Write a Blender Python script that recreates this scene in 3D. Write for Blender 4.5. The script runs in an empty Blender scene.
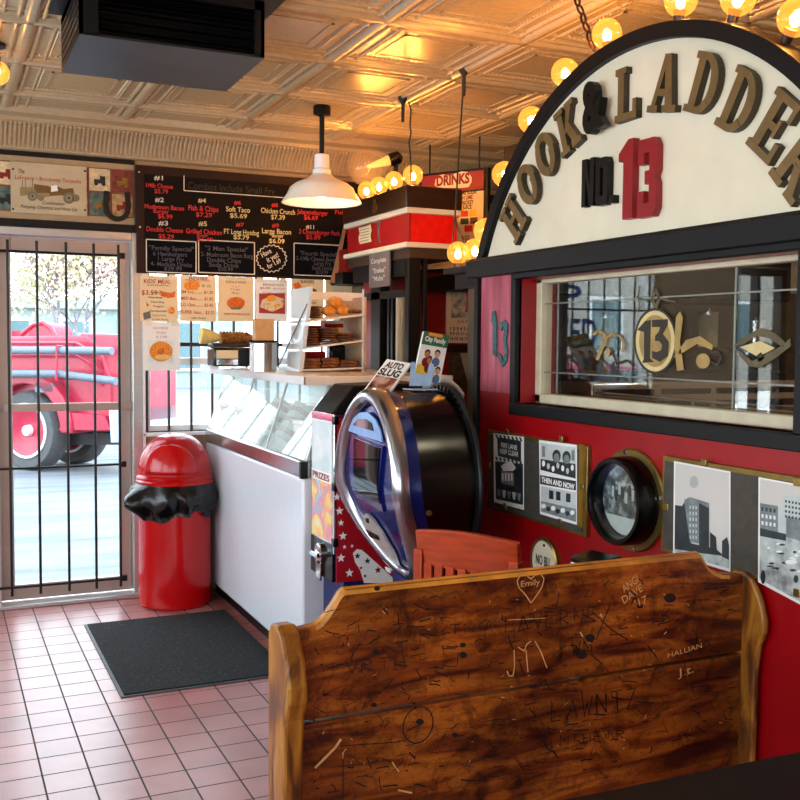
import bpy, bmesh, math, random
from mathutils import Vector as V3, Matrix
random.seed(13)
S = bpy.context.scene
COL = S.collection
PI = math.pi
X3, Y3, Z3 = V3((1, 0, 0)), V3((0, 1, 0)), V3((0, 0, 1))

# ------------------------------------------------------------------ camera
FPX = 997.46
YAW, PITCH, ROLL = [math.radians(a) for a in (24.838, 3.279, .474)]
CAM = V3((0, 0, 1.5))
_f = V3((math.sin(YAW), math.cos(YAW), 0)); _r = V3((math.cos(YAW), -math.sin(YAW), 0))
_f2 = _f * math.cos(PITCH) - Z3 * math.sin(PITCH); _u2 = Z3 * math.cos(PITCH) + _f * math.sin(PITCH)
RX = _r * math.cos(ROLL) + _u2 * math.sin(ROLL); UX = _u2 * math.cos(ROLL) - _r * math.sin(ROLL)
def ray(x, y): return RX * ((x - 400) / FPX) + UX * ((400 - y) / FPX) + _f2
def pz(x, y, z=0): d = ray(x, y); return CAM + d * ((z - CAM.z) / d.z)
def py(x, y, Y): d = ray(x, y); return CAM + d * (Y / d.y)
def px(x, y, X): d = ray(x, y); return CAM + d * (X / d.x)
cd = bpy.data.cameras.new('camera'); cam = bpy.data.objects.new('camera', cd); COL.objects.link(cam)
cd.sensor_width = 36; cd.sensor_fit = 'HORIZONTAL'; cd.lens = FPX / 800 * 36; cd.clip_start = .02
m = Matrix.Identity(4)
for i, ax in enumerate((RX, UX, -_f2)):
    for j in range(3): m[j][i] = ax[j]
m.translation = CAM; cam.matrix_world = m; S.camera = cam
S.view_settings.view_transform = 'Standard'; S.view_settings.look = 'None'
S.view_settings.gamma = 1; S.view_settings.use_curve_mapping = False
S.view_settings.exposure = 0.0
S.cycles.use_denoising = True
S.cycles.max_bounces = 8; S.cycles.transparent_max_bounces = 12

# ------------------------------------------------------------------ materials
def lin(h):
    h = h.lstrip('#'); c = [int(h[i:i + 2], 16) / 255 for i in (0, 2, 4)]
    return [x / 12.92 if x <= .04045 else ((x + .055) / 1.055) ** 2.4 for x in c]
MATS = {}
def mat(name, col='#808080', rough=.5, metal=0, var=.12, scale=25, bump=0, spec=.5, stretch=None, coat=0):
    if name in MATS: return MATS[name]
    m = bpy.data.materials.new(name); m.use_nodes = True; MATS[name] = m
    nt = m.node_tree; b = nt.nodes['Principled BSDF']
    c = lin(col) if isinstance(col, str) else list(col)
    b.inputs['Roughness'].default_value = rough; b.inputs['Metallic'].default_value = metal
    b.inputs['Specular IOR Level'].default_value = spec; b.inputs['Coat Weight'].default_value = coat
    tc = nt.nodes.new('ShaderNodeTexCoord'); nz = nt.nodes.new('ShaderNodeTexNoise')
    nz.inputs['Scale'].default_value = scale; nz.inputs['Detail'].default_value = 4
    if stretch:
        mp = nt.nodes.new('ShaderNodeMapping'); mp.inputs['Scale'].default_value = stretch
        nt.links.new(tc.outputs['Object'], mp.inputs[0]); nt.links.new(mp.outputs[0], nz.inputs['Vector'])
    else: nt.links.new(tc.outputs['Object'], nz.inputs['Vector'])
    rp = nt.nodes.new('ShaderNodeValToRGB')
    rp.color_ramp.elements[0].position = .3; rp.color_ramp.elements[1].position = .7
    rp.color_ramp.elements[0].color = [max(0, x * (1 - var)) for x in c] + [1]
    rp.color_ramp.elements[1].color = [min(1, x * (1 + var)) for x in c] + [1]
    nt.links.new(nz.outputs['Fac'], rp.inputs[0]); nt.links.new(rp.outputs[0], b.inputs['Base Color'])
    if bump:
        bp = nt.nodes.new('ShaderNodeBump'); bp.inputs['Strength'].default_value = bump; bp.inputs['Distance'].default_value = .01
        nt.links.new(nz.outputs['Fac'], bp.inputs['Height']); nt.links.new(bp.outputs[0], b.inputs['Normal'])
    return m
def ramp_mat(name, stops, scale=20, rough=.6, stretch=None, detail=5, vor=False, bump=0, spec=.5, dist=0):
    m = mat(name, '#808080', rough, spec=spec, scale=scale, stretch=stretch, bump=bump)
    nt = m.node_tree; rp = [n for n in nt.nodes if n.type == 'VALTORGB'][0]; nz = [n for n in nt.nodes if n.type == 'TEX_NOISE'][0]
    nz.inputs['Detail'].default_value = detail; nz.inputs['Distortion'].default_value = dist
    cr = rp.color_ramp
    while len(cr.elements) < len(stops): cr.elements.new(.5)
    for e, (p, c) in zip(cr.elements, stops): e.position = p; e.color = (lin(c) if isinstance(c, str) else list(c)) + [1]
    return m
def emis(name, col, strength):
    m = bpy.data.materials.new(name); m.use_nodes = True; nt = m.node_tree; MATS[name] = m
    nt.nodes.remove(nt.nodes['Principled BSDF']); e = nt.nodes.new('ShaderNodeEmission')
    e.inputs[0].default_value = list(col) + [1]; e.inputs[1].default_value = strength
    nt.links.new(e.outputs[0], nt.nodes['Material Output'].inputs[0]); return m
def glass(name, tint=(1, 1, 1), rough=0., base=0., ecol=None, est=0, ior=1.45):
    m = bpy.data.materials.new(name); m.use_nodes = True; nt = m.node_tree; MATS[name] = m
    nt.nodes.remove(nt.nodes['Principled BSDF'])
    t = nt.nodes.new('ShaderNodeBsdfTransparent'); t.inputs[0].default_value = list(tint) + [1]
    g = nt.nodes.new('ShaderNodeBsdfGlossy'); g.inputs['Roughness'].default_value = rough
    fr = nt.nodes.new('ShaderNodeFresnel'); fr.inputs[0].default_value = ior
    ge = nt.nodes.new('ShaderNodeNewGeometry'); ma = nt.nodes.new('ShaderNodeMath'); ma.operation = 'MULTIPLY_ADD'
    nt.links.new(ge.outputs['Backfacing'], ma.inputs[0]); ma.inputs[1].default_value = 1 / ior - ior; ma.inputs[2].default_value = ior
    nt.links.new(ma.outputs[0], fr.inputs[0])
    mx = nt.nodes.new('ShaderNodeMixShader')
    nt.links.new(fr.outputs[0], mx.inputs[0]); nt.links.new(t.outputs[0], mx.inputs[1]); nt.links.new(g.outputs[0], mx.inputs[2])
    out = mx
    if base:
        d = nt.nodes.new('ShaderNodeBsdfDiffuse'); d.inputs[0].default_value = list(tint) + [1]
        m2 = nt.nodes.new('ShaderNodeMixShader'); m2.inputs[0].default_value = base
        nt.links.new(mx.outputs[0], m2.inputs[1]); nt.links.new(d.outputs[0], m2.inputs[2]); out = m2
    if ecol:
        e = nt.nodes.new('ShaderNodeEmission'); e.inputs[0].default_value = list(ecol) + [1]; e.inputs[1].default_value = est
        ad = nt.nodes.new('ShaderNodeAddShader'); nt.links.new(out.outputs[0], ad.inputs[0]); nt.links.new(e.outputs[0], ad.inputs[1]); out = ad
    nt.links.new(out.outputs[0], nt.nodes['Material Output'].inputs[0]); return m

# ------------------------------------------------------------------ mesh builder
_tc = {}
def text2d(s, bold=0.):
    k = (s, bold)
    if k in _tc: return _tc[k]
    cu = bpy.data.curves.new('t', 'FONT'); cu.body = s; cu.offset = bold; cu.resolution_u = 3
    o = bpy.data.objects.new('t', cu); COL.objects.link(o)
    dg = bpy.context.evaluated_depsgraph_get(); me = bpy.data.meshes.new_from_object(o.evaluated_get(dg))
    vs = [(v.co.x, v.co.y) for v in me.vertices]; fs = [list(p.vertices) for p in me.polygons]
    bpy.data.meshes.remove(me); bpy.data.objects.remove(o); bpy.data.curves.remove(cu)
    xs = [a for a, b in vs] or [0]; ys = [b for a, b in vs] or [0]
    _tc[k] = (vs, fs, min(xs), max(xs), min(ys), max(ys)); return _tc[k]
class MB:
    def __init__(s): s.v = []; s.f = []; s.m = []; s.mats = []
    def add(s, vs, fs, mt=None):
        n = len(s.v); s.v += [V3(v) for v in vs]
        if mt is not None and mt not in s.mats: s.mats.append(mt)
        for f in fs: s.f.append([i + n for i in f]); s.m.append(mt)
        return s
    def box(s, x0, x1, y0, y1, z0, z1, mt=None):
        return s.add([(x, y, z) for z in (z0, z1) for y in (y0, y1) for x in (x0, x1)],
                     [(0, 2, 3, 1), (4, 5, 7, 6), (0, 1, 5, 4), (2, 6, 7, 3), (0, 4, 6, 2), (1, 3, 7, 5)], mt)
    def obox(s, c, U, V, N, a, b, d, mt=None):
        c = V3(c); return s.add([c + U * (x * a / 2) + V * (y * b / 2) + N * (z * d / 2) for z in (-1, 1) for y in (-1, 1) for x in (-1, 1)],
                     [(0, 2, 3, 1), (4, 5, 7, 6), (0, 1, 5, 4), (2, 6, 7, 3), (0, 4, 6, 2), (1, 3, 7, 5)], mt)
    def prism(s, pts, O, U, V, N, d, mt=None):
        O = V3(O); n = len(pts); a = [O + U * p[0] + V * p[1] for p in pts]
        return s.add(a + [p + N * d for p in a], [list(range(n))[::-1], list(range(n, 2 * n))] +
                     [(i, (i + 1) % n, n + (i + 1) % n, n + i) for i in range(n)], mt)
    def loft(s, loops, closed=True, caps=True, mt=None, ring=False):
        n = len(loops[0]); vs = [p for l in loops for p in l]; fs = []
        L = len(loops)
        for k in range(L if ring else L - 1):
            a, b = k * n, ((k + 1) % L) * n
            for i in range(n if closed else n - 1):
                j = (i + 1) % n; fs.append((a + i, a + j, b + j, b + i))
        if caps and not ring: fs += [list(range(n))[::-1], list(range((L - 1) * n, L * n))]
        return s.add(vs, fs, mt)
    def tube(s, path, r, n=8, closed=False, mt=None, caps=True):
        P = [V3(p) for p in path]; L = len(P); loops = []; up = None
        for i, p in enumerate(P):
            t = (P[(i + 1) % L] - P[i - 1]) if closed else (P[min(i + 1, L - 1)] - P[max(i - 1, 0)])
            t = t.normalized() if t.length > 1e-9 else Z3
            if up is None: up = X3 if abs(t.z) > .8 else Z3
            u = (up - t * up.dot(t)).normalized(); w = t.cross(u); up = u
            rr = r[i] if isinstance(r, (list, tuple)) else r
            loops.append([p + (u * math.cos(2 * PI * k / n) + w * math.sin(2 * PI * k / n)) * rr for k in range(n)])
        return s.loft(loops, True, caps and not closed, mt, closed)
    def lathe(s, prof, c, A=Z3, n=24, mt=None, caps=True):
        A = V3(A).normalized(); U = (X3 if abs(A.x) < .8 else Y3); U = (U - A * U.dot(A)).normalized(); W = A.cross(U); c = V3(c)
        return s.loft([[c + A * h + (U * math.cos(2 * PI * k / n) + W * math.sin(2 * PI * k / n)) * max(r, 1e-4) for k in range(n)] for r, h in prof], True, caps, mt)
    def ball(s, c, r, n=16, mt=None, sc=(1, 1, 1)):
        k = n // 2; c = V3(c); return s.loft([[c + V3((r * sc[0] * math.sin(PI * max(.02, min(.98, j / k))) * math.cos(2 * PI * i / n), r * sc[1] * math.sin(PI * max(.02, min(.98, j / k))) * math.sin(2 * PI * i / n), -r * sc[2] * math.cos(PI * j / k))) for i in range(n)] for j in range(k + 1)], True, True, mt)
    def text(s, t, O, U, V, w=None, h=None, N=None, d=0, mt=None, bold=0., align='l', shear=0):
        vs, fs, x0, x1, y0, y1 = text2d(t, bold)
        if not vs: return s
        cap = .7; sy = h / cap; sx = sy if w is None else w / max(1e-6, x1 - x0)
        off = {'l': 0, 'c': -(x1 - x0) * sx / 2, 'r': -(x1 - x0) * sx}[align]; O = V3(O)
        P = [O + U * ((a - x0) * sx + off + shear * b * sy) + V * (b * sy) for a, b in vs]
        if d:
            n = len(P); Q = P + [p + N * d for p in P]; ed = {}
            for f in fs:
                for i in range(len(f)):
                    a, b = f[i], f[(i + 1) % len(f)]; ed[(a, b)] = 1
            side = [(a, b, b + n, a + n) for (a, b) in ed if (b, a) not in ed]
            return s.add(Q, [list(reversed(f)) for f in fs] + [[i + n for i in f] for f in fs] + side, mt)
        return s.add(P, fs, mt)
    def line(s, a, b, w, N, mt=None):
        a, b = V3(a), V3(b); t = (b - a)
        if t.length < 1e-6: return s
        q = N.cross(t).normalized() * (w / 2); return s.add([a - q, b - q, b + q, a + q], [(0, 1, 2, 3)], mt)
    def poly(s, pts, w, N, mt=None):
        for a, b in zip(pts[:-1], pts[1:]): s.line(a, b, w, N, mt)
        return s
    def quad(s, a, b, c, d, mt=None): return s.add([a, b, c, d], [(0, 1, 2, 3)], mt)
    def build(s, name, mt=None, parent=None, smooth=35, bevel=0, kind=None, label=None, seg=2, origin=None):
        me = bpy.data.meshes.new(name)
        if parent is not None: o0 = ORG[parent.name]
        elif origin is not None: o0 = V3(origin)
        else:
            xs = [v.x for v in s.v]; ys = [v.y for v in s.v]; zs = [v.z for v in s.v]
            o0 = V3(((min(xs) + max(xs)) / 2, (min(ys) + max(ys)) / 2, min(zs)))
        me.from_pydata([v - o0 for v in s.v], [], s.f)
        mats = [x if x is not None else mt for x in s.m]; order = []
        for x in mats:
            if x not in order: order.append(x)
        for x in order: me.materials.append(x)
        me.polygons.foreach_set('material_index', [order.index(x) for x in mats])
        bm = bmesh.new(); bm.from_mesh(me); bmesh.ops.recalc_face_normals(bm, faces=bm.faces); bm.to_mesh(me); bm.free()
        if smooth:
            me.polygons.foreach_set('use_smooth', [True] * len(me.polygons)); me.set_sharp_from_angle(angle=math.radians(smooth))
        o = bpy.data.objects.new(name, me); COL.objects.link(o)
        if parent is not None: o.parent = parent
        else: o.location = o0
        ORG[o.name] = o0
        if bevel:
            b = o.modifiers.new('bevel', 'BEVEL'); b.width = bevel; b.segments = seg; b.limit_method = 'ANGLE'; b.angle_limit = math.radians(40)
        if kind: o['kind'] = kind
        if label: o['label'] = label
        return o
ORG = {}
def thing(name, label, cat, loc, group=None):
    o = bpy.data.objects.new(name, None); COL.objects.link(o); o.location = V3(loc); ORG[o.name] = V3(loc); o.empty_display_size = .05
    return tag(o, label, cat, group)
def tag(o, label, cat, group=None):
    o['label'] = label; o['category'] = cat
    if group: o['group'] = group
    return o
def struct(name, parent=None):
    o = bpy.data.objects.new(name, None); COL.objects.link(o); ORG[o.name] = V3((0, 0, 0)); o['kind'] = 'structure'; return o
def dup(o, loc, label=None, parent=None, rotz=None):
    c = o.copy(); COL.objects.link(c)
    if parent is not None: c.parent = parent
    else: c.location = V3(loc)
    if rotz is not None: c.rotation_euler = (0, 0, rotz)
    if label: c['label'] = label
    for ch in list(o.children): dup(ch, None, None, c)
    return c
def B(*a): return MB().box(*a)
def xs(v0, v1, n): return [v0 + (v1 - v0) * i / (n - 1) for i in range(n)]

# ------------------------------------------------------------------ materials used
M = dict(
    black=mat('black paint', '#060606', .4, spec=.3), satin_black=mat('satin black', '#08080a', .5, spec=.25), soot=mat('worn black trim', '#06070a', .5, var=.45, scale=14, spec=.3),
    gloss_black=mat('gloss black', '#040404', .22, spec=.4), dark_wood=mat('dark brown wood', '#2c1409', .4, var=.4, scale=6, stretch=(1, 1, 6)),
    red=mat('red wall paint', '#94000a', .33, var=.1, scale=9, bump=.05), red_plastic=mat('red plastic', '#b80408', .22, var=.04, coat=.15, spec=.4), red_matt=mat('dark red panel', '#7d0508', .5),
    bright_red=mat('bright red sign', '#e01008', .4), white=mat('white enamel', '#e9e9ea', .25, var=.03), cream=mat('cream paint', '#ddd2bb', .5, var=.06, scale=8),
    board=mat('sign cream', '#e2d8bf', .6, var=.06, scale=5, bump=.1), tan=mat('tan wall', '#a38a68', .6), alu=mat('brushed aluminium', '#c8c6c4', .35, .75, var=.08, scale=8, stretch=(1, 1, 20)),
    steel=mat('stainless steel', '#c4c6c8', .22, .95, var=.08, scale=5, stretch=(30, 1, 1)), chrome=mat('chrome', '#d9dde2', .08, 1, var=.02), brass=mat('aged brass', '#8d743f', .35, .85, var=.25, scale=14),
    iron=mat('black iron', '#0d0d0e', .5, .3), gold=mat('bronze letter paint', '#7d633c', .38, .35, var=.18, scale=18), gold_side=mat('bronze letter side', '#3d301c', .5, .2),
    blue=mat('metallic blue', '#10206c', .22, .45, var=.1, coat=.6), navy=mat('navy blue', '#0c1e58', .35), paper=mat('white paper', '#efede8', .7, var=.02), buff=mat('buff paper', '#e6cfa6', .7, var=.03),
    chalk=mat('chalkboard', '#120b07', .75, var=.3, scale=4, spec=.15), chalkblue=mat('slate panel', '#090a10', .85, spec=.1, var=.2, scale=6), ch_red=mat('red chalk', '#c83230', .8), ch_white=mat('white chalk', '#d8d3c4', .8), ch_yel=mat('cream chalk', '#d9c98c', .8), ch_grey=mat('grey chalk', '#4c4c54', .8), ch_dim=mat('faint chalk', '#30271f', .8),
    ink=mat('black ink', '#1c1a1a', .7), ink_red=mat('red ink', '#b32a1e', .7), ink_grey=mat('grey ink', '#6d6a62', .7), ink_pink=mat('pink ink', '#cf8f92', .7),
    wire=mat('black cord', '#100c0a', .6), tin=mat('cream tin ceiling paint', '#b5a281', .27, .2, var=.08, scale=40, bump=.06, spec=.7), liner=mat('black bin bag', '#030304', .27, var=.2, scale=30, bump=.3),
    chair=mat('orange stained wood', '#a8380e', .3, var=.25, scale=6, stretch=(2, 2, 14)), kraft=mat('kraft paper', '#c59a6a', .7), rubber=mat('tyre rubber', '#4a4a4c', .8), truck=mat('fire engine red', '#a3203a', .35),
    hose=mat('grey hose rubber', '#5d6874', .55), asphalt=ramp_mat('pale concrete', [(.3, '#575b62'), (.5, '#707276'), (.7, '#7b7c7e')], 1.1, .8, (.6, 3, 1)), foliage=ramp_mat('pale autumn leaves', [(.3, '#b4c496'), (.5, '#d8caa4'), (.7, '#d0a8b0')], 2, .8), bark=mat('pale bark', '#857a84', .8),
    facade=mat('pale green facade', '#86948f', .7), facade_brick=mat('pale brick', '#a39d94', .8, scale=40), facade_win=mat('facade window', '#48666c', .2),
)
M['pane'] = glass('window glass', (.97, .99, .98)); M['freezer_glass'] = glass('freezer glass', (.90, .98, .97), .02, .22, ior=1.7)
M['acrylic'] = glass('clear acrylic', (.9, .95, .98), .05, .5)
M['bulb'] = glass('amber bulb glass', (1, .82, .5), .02, 0, (1, .36, .05), .8); M['clear_bulb'] = glass('clear bulb glass', (1, .9, .75), .0, .04, (1, .5, .15), .06)
M['core'] = emis('glowing filament', (1, .47, .13), 560); M['lampcore'] = emis('lamp bulb', (1, .66, .32), 70)

# ------------------------------------------------------------------ room shell
YW, XW, ZC = 5.92, 2.0, 2.72
m = bpy.data.materials.new('quarry tiles'); m.use_nodes = True; nt = m.node_tree; b = nt.nodes['Principled BSDF']
tc = nt.nodes.new('ShaderNodeTexCoord'); mp = nt.nodes.new('ShaderNodeMapping'); br = nt.nodes.new('ShaderNodeTexBrick')
mp.inputs['Location'].default_value = (-.455, -4.33, 0)
br.offset = 0; br.inputs['Scale'].default_value = 1; br.inputs['Brick Width'].default_value = .1536; br.inputs['Row Height'].default_value = .1536
br.inputs['Mortar Size'].default_value = .0034; br.inputs['Mortar Smooth'].default_value = .2; br.inputs['Bias'].default_value = 0
br.inputs['Color1'].default_value = lin('#ae6e69') + [1]; br.inputs['Color2'].default_value = lin('#9e5f5a') + [1]; br.inputs['Mortar'].default_value = lin('#362a2a') + [1]
nz = nt.nodes.new('ShaderNodeTexNoise'); nz.inputs['Scale'].default_value = 5; nz.inputs['Detail'].default_value = 3
mx = nt.nodes.new('ShaderNodeMixRGB'); mx.blend_type = 'MULTIPLY'; mx.inputs[0].default_value = 1
bp = nt.nodes.new('ShaderNodeBump'); bp.inputs['Strength'].default_value = .5; bp.inputs['Distance'].default_value = .004; bp.invert = True
rr = nt.nodes.new('ShaderNodeMapRange'); rr.inputs['To Min'].default_value = .3; rr.inputs['To Max'].default_value = .9
def L(a, b): a.id_data.links.new(a, b)
L(tc.outputs['Object'], mp.inputs[0]); L(mp.outputs[0], br.inputs['Vector']); L(tc.outputs['Object'], nz.inputs['Vector'])
nr = nt.nodes.new('ShaderNodeMapRange'); nr.inputs['From Min'].default_value = .3; nr.inputs['From Max'].default_value = .7; nr.inputs['To Min'].default_value = .86; nr.inputs['To Max'].default_value = 1.12
L(nz.outputs['Fac'], nr.inputs[0]); L(br.outputs['Color'], mx.inputs[1]); L(nr.outputs[0], mx.inputs[2]); b.inputs['Specular IOR Level'].default_value = .85; L(mx.outputs[0], b.inputs['Base Color'])
L(br.outputs['Fac'], bp.inputs['Height']); L(bp.outputs[0], b.inputs['Normal']); L(br.outputs['Fac'], rr.inputs[0]); L(rr.outputs[0], b.inputs['Roughness'])
B(-2, 4.6, -3, YW + .1, -.1, 0).build('floor', m, kind='structure', origin=(0, 0, 0))

# pressed tin ceiling : ribbed coffers on a .605 m grid
mb = MB(); mb.box(-2, 4.6, -3, YW, ZC, ZC + .1)
def ribs(mb, u0, u1, lines, axis):
    for c in lines:
        for off, w, h in ((0, .03, .022), (-.045, .011, .012), (.045, .011, .012), (-.1, .008, .008), (.1, .008, .008)):
            pr = [(c + off + w * math.cos(a), -h * math.sin(a)) for a in xs(0, PI, 6)]
            if axis == 'x': mb.prism(pr, (u0, 0, ZC), Y3, Z3, X3, u1 - u0)
            else: mb.prism(pr, (0, u0, ZC), X3, Z3, Y3, u1 - u0)
gx = [1.55 + .605 * k for k in range(-5, 6)]; gx = [g for g in gx if -1.9 < g < 4.5]; gy = [3.5 + .605 * k for k in range(-10, 4)]
gy = [g for g in gy if -2.9 < g < 5.45]
ribs(mb, -2, 4.6, gy, 'x'); ribs(mb, -3, 5.62, gx, 'y')
for ix in range(len(gx) - 1):                       # inner frame with a row of beads in every coffer
    for iy in range(len(gy) - 1):
        x0, x1, y0, y1 = gx[ix] + .15, gx[ix + 1] - .15, gy[iy] + .15, gy[iy + 1] - .15
        for (a, c, d, e) in ((x0, x1, y0, y0 + .012), (x0, x1, y1 - .012, y1), (x0, x0 + .012, y0, y1), (x1 - .012, x1, y0, y1)): mb.box(a, c, d, e, ZC - .004, ZC)
        if y0 > 2 and .3 < x0 < 3:
            for k in range(20):
                t = .06 - .15 + k * .0226 + .015
                for q in ((x0 + t, y0 - .035), (x0 + t, y1 + .035), (x0 - .035, y0 + t), (x1 + .035, y0 + t)): mb.add([(q[0], q[1], ZC - .008), (q[0] - .007, q[1], ZC), (q[0], q[1] - .007, ZC), (q[0] + .007, q[1], ZC), (q[0], q[1] + .007, ZC)], [(0, 1, 2), (0, 2, 3), (0, 3, 4), (0, 4, 1)])
mb.build('ceiling', M['tin'], kind='structure', smooth=50)
mb = MB(); prof = [(YW, 2.533), (YW - .03, 2.533), (YW - .045, 2.54), (YW - .05, 2.55), (YW - .075, 2.60), (YW - .11, 2.64), (YW - .15, 2.665), (YW - .17, 2.668), (YW - .18, 2.685), (YW - .27, 2.69), (YW - .29, 2.705), (YW - .31, 2.72), (YW, 2.72)]
mb.prism(prof, (-2, 0, 0), Y3, Z3, X3, 6.6)
for k in range(150):                                # the ribs of the cove
    x = -.2 + k * .0235; mb.prism([(YW - .048, 2.55), (YW - .058, 2.553), (YW - .083, 2.597), (YW - .117, 2.634), (YW - .15, 2.655), (YW - .15, 2.665), (YW - .1, 2.64)], (x, 0, 0), Y3, Z3, X3, .012)
mb.build('trim_1', M['tin'], kind='structure', smooth=30)
# back wall: openings for the side light, the door and the counter window
wb = M['tan']; mb = MB()
mb.box(-2, 4.6, YW, YW + .16, 2.10, 2.72); mb.box(-2, -1.93, YW, YW + .16, 0, 2.14); mb.box(-1.38, -.6, YW, YW + .16, 0, 2.14); mb.box(-1.93, -1.38, YW, YW + .16, 0, .9)
mb.box(-.6, .2, YW, YW + .16, 0, .5); mb.box(1.09, 2.32, YW, YW + .16, 0, .96); mb.box(2.32, 4.6, YW, YW + .16, 0, 2.14)
mb.build('wall_back', wb, kind='structure')
wl = mat('warm grey wall', '#b9ab98', .7)
mb = MB(); mb.box(-2.14, -2, -3, YW, 0, .75); mb.box(-2.14, -2, -3, YW, 2.35, 2.72)
for a, c in ((-3, -2.6), (-.3, .1), (2.7, 3.0), (5.4, YW)): mb.box(-2.14, -2, a, c, .75, 2.35)
mb.build('wall_left', wl, kind='structure')
for n, (a, c) in enumerate(((-2.6, -.3), (.1, 2.7), (3.0, 5.4))):
    w = struct('window_%d' % (n + 3)); q = MB()
    for (y0, y1, z0, z1) in ((a, c, .75, .81), (a, c, 2.29, 2.35), (a, a + .06, .75, 2.35), (c - .06, c, .75, 2.35), ((a + c) / 2 - .02, (a + c) / 2 + .02, .75, 2.35)): q.box(-2.1, -2.04, y0, y1, z0, z1)
    q.build('window_frame', M['alu'], w); B(-2.075, -2.07, a, c, .75, 2.35).build('pane', M['pane'], w)
mb = MB(); mb.box(-2.14, 4.6, -3.14, -3, 0, .8); mb.box(-2.14, 4.6, -3.14, -3, 2.3, 2.72)
for a, c in ((-2.14, -1.7), (-.2, 4.6)): mb.box(a, c, -3.14, -3, .8, 2.3)
mb.build('wall_front', wl, kind='structure')
mb = MB(); mb.box(4.6, 4.74, -3.14, YW + .16, 0, 2.72); mb.build('wall_right', wl, kind='structure')

# red partition with the serving window (stands 2 m to the right of the camera)
WY0, WY1, WZ0, WZ1 = px(795, 330, XW).y - .02, px(519, 340, XW).y, px(519, 403, XW).z, px(519, 279, XW).z
ZB = 1.80
PT = .16
mb = MB(); RED = M['red']
mb.box(XW, XW + PT, -3, 3.545, 0, WZ0); mb.box(XW, XW + PT, WY1, 3.545, WZ0, ZB); mb.box(XW, XW + PT, -3, WY0, WZ0, ZB); mb.box(XW, XW + PT, WY0, WY1, WZ1, ZB)
mb.build('wall_partition', RED, kind='structure')
mb = MB(); mb.box(XW - .018, XW + PT + .01, 3.545, 3.575, 0, ZB); mb.build('trim_2', M['soot'], kind='structure', bevel=.003)
mb = MB(); mb.box(XW - .045, XW + PT + .02, .9, 3.60, 1.765, 1.832); mb.box(XW - .03, XW + .01, .9, 3.60, 1.832, 1.842); mb.build('trim_3', M['soot'], kind='structure', bevel=.004)
B(XW - .002, XW, px(515, 300, XW).y, 3.54, px(495, 392, XW).z, 1.765).build('trim_9', ramp_mat('mottled pink red paint', [(.3, '#8a2c3a'), (.55, '#b0485c'), (.75, '#c4707e')], 5, .4, (1, 6, .6), 6), kind='structure')  # mottled pinker panel laid on the upper stretch of the red wall
mb = MB(); tw = .034                               # black casing round the serving window
mb.box(XW - .02, XW + .012, WY0 - tw, WY1 + tw, WZ1, WZ1 + .03); mb.box(XW - .022, XW + .065, WY0 - tw, WY1 + tw, WZ0 - .045, WZ0); mb.box(XW - .02, XW + .012, WY1, WY1 + tw, WZ0, WZ1); mb.box(XW - .02, XW + .012, WY0 - .06, WY0, WZ0, WZ1)
mb.build('trim_4', M['soot'], kind='structure', bevel=.003)

# ---- serving window: recessed cream frame, pane with a painted 13 emblem
XF = XW + .075
w2 = struct('window_2'); ORG['window_2'] = V3((0, 0, 0))
fy1, fy0 = px(532, 340, XF).y, WY0; fz1, fz0 = WZ1, WZ0
gy1, gy0 = px(541, 340, XF).y, WY0 + .012; gz1, gz0 = px(545, 283.5, XF).z, px(545, 394, XF).z
mb = MB()
for a in ((fy0, fy1, gz1, fz1), (fy0, fy1, fz0, gz0), (gy1, fy1, fz0, fz1), (fy0, gy0, fz0, fz1)): mb.box(XF, XF + .05, *a)
mb.build('window_frame', mat('cream window frame', '#c9bda2', .5, var=.1, scale=14), w2, bevel=.004)
B(XF + .02, XF + .025, gy0 - .01, gy1 + .01, gz0 - .01, gz1 + .01).build('pane', glass('coated window glass', (.93, .96, .95), 0, 0, ior=1.72), w2)
mb = MB(); LN = -Y3                                # painted emblem on the pane (seen from the room: right is -Y)
XE = XF + .016; EN = -X3
def ep(x, y): p = px(x, y, XE); return p
def poly_px(mb, pts, mt, dx=0):
    P = [ep(*p) + V3((dx, 0, 0)) for p in pts]; mb.add(P, [list(range(len(P)))], mt)
g1, g2, g3 = mat('emblem gold leaf', '#a3854a', .5, var=.25, scale=18), mat('emblem dark line', '#2c2416', .6), mat('emblem olive', '#5c5136', .6, var=.2)
g4 = mat('emblem pale gold', '#d3bd84', .5)
def ell(cx, cy, a, b_, n=32, t0=0, t1=2 * PI): return [(cx + a * math.cos(t0 + (t1 - t0) * i / n), cy + b_ * math.sin(t0 + (t1 - t0) * i / n)) for i in range(n)]
poly_px(mb, ell(655, 341, 21.5, 33), g2, .0015); poly_px(mb, ell(655, 341, 19.5, 30.5), g4, .001); poly_px(mb, ell(655, 341, 16, 26), g1, .0005)
poly_px(mb, [(637, 330), (645, 321), (651, 320), (650, 358), (654, 362), (642, 363), (644, 358), (644, 332)], g2)
for dx, mt in ((0, g2),):
    poly_px(mb, [(652, 320), (668, 319), (668, 325), (663, 334), (669, 342), (668, 356), (660, 362), (652, 358), (652, 351), (657, 352), (661, 350), (662, 345), (659, 341), (655, 341), (655, 336), (659, 331), (660, 327), (652, 327)], mt)
def band(mb, pts, w, mt, dx=0):                     # ribbon along a px polyline with px width
    for (a, b2), (c, d), in zip(pts[:-1], pts[1:]):
        l = math.hypot(c - a, d - b2); nx_, ny_ = -(d - b2) / l * w / 2, (c - a) / l * w / 2
        poly_px(mb, [(a - nx_, b2 - ny_), (c - nx_, d - ny_), (c + nx_, d + ny_), (a + nx_, b2 + ny_)], mt, dx)
band(mb, [(593, 335), (598, 331), (604, 334), (605, 342), (600, 352), (597, 360)], 3.2, g1); band(mb, [(604, 340), (612, 334), (620, 336), (624, 344), (622, 352)], 2.4, g1)
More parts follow.
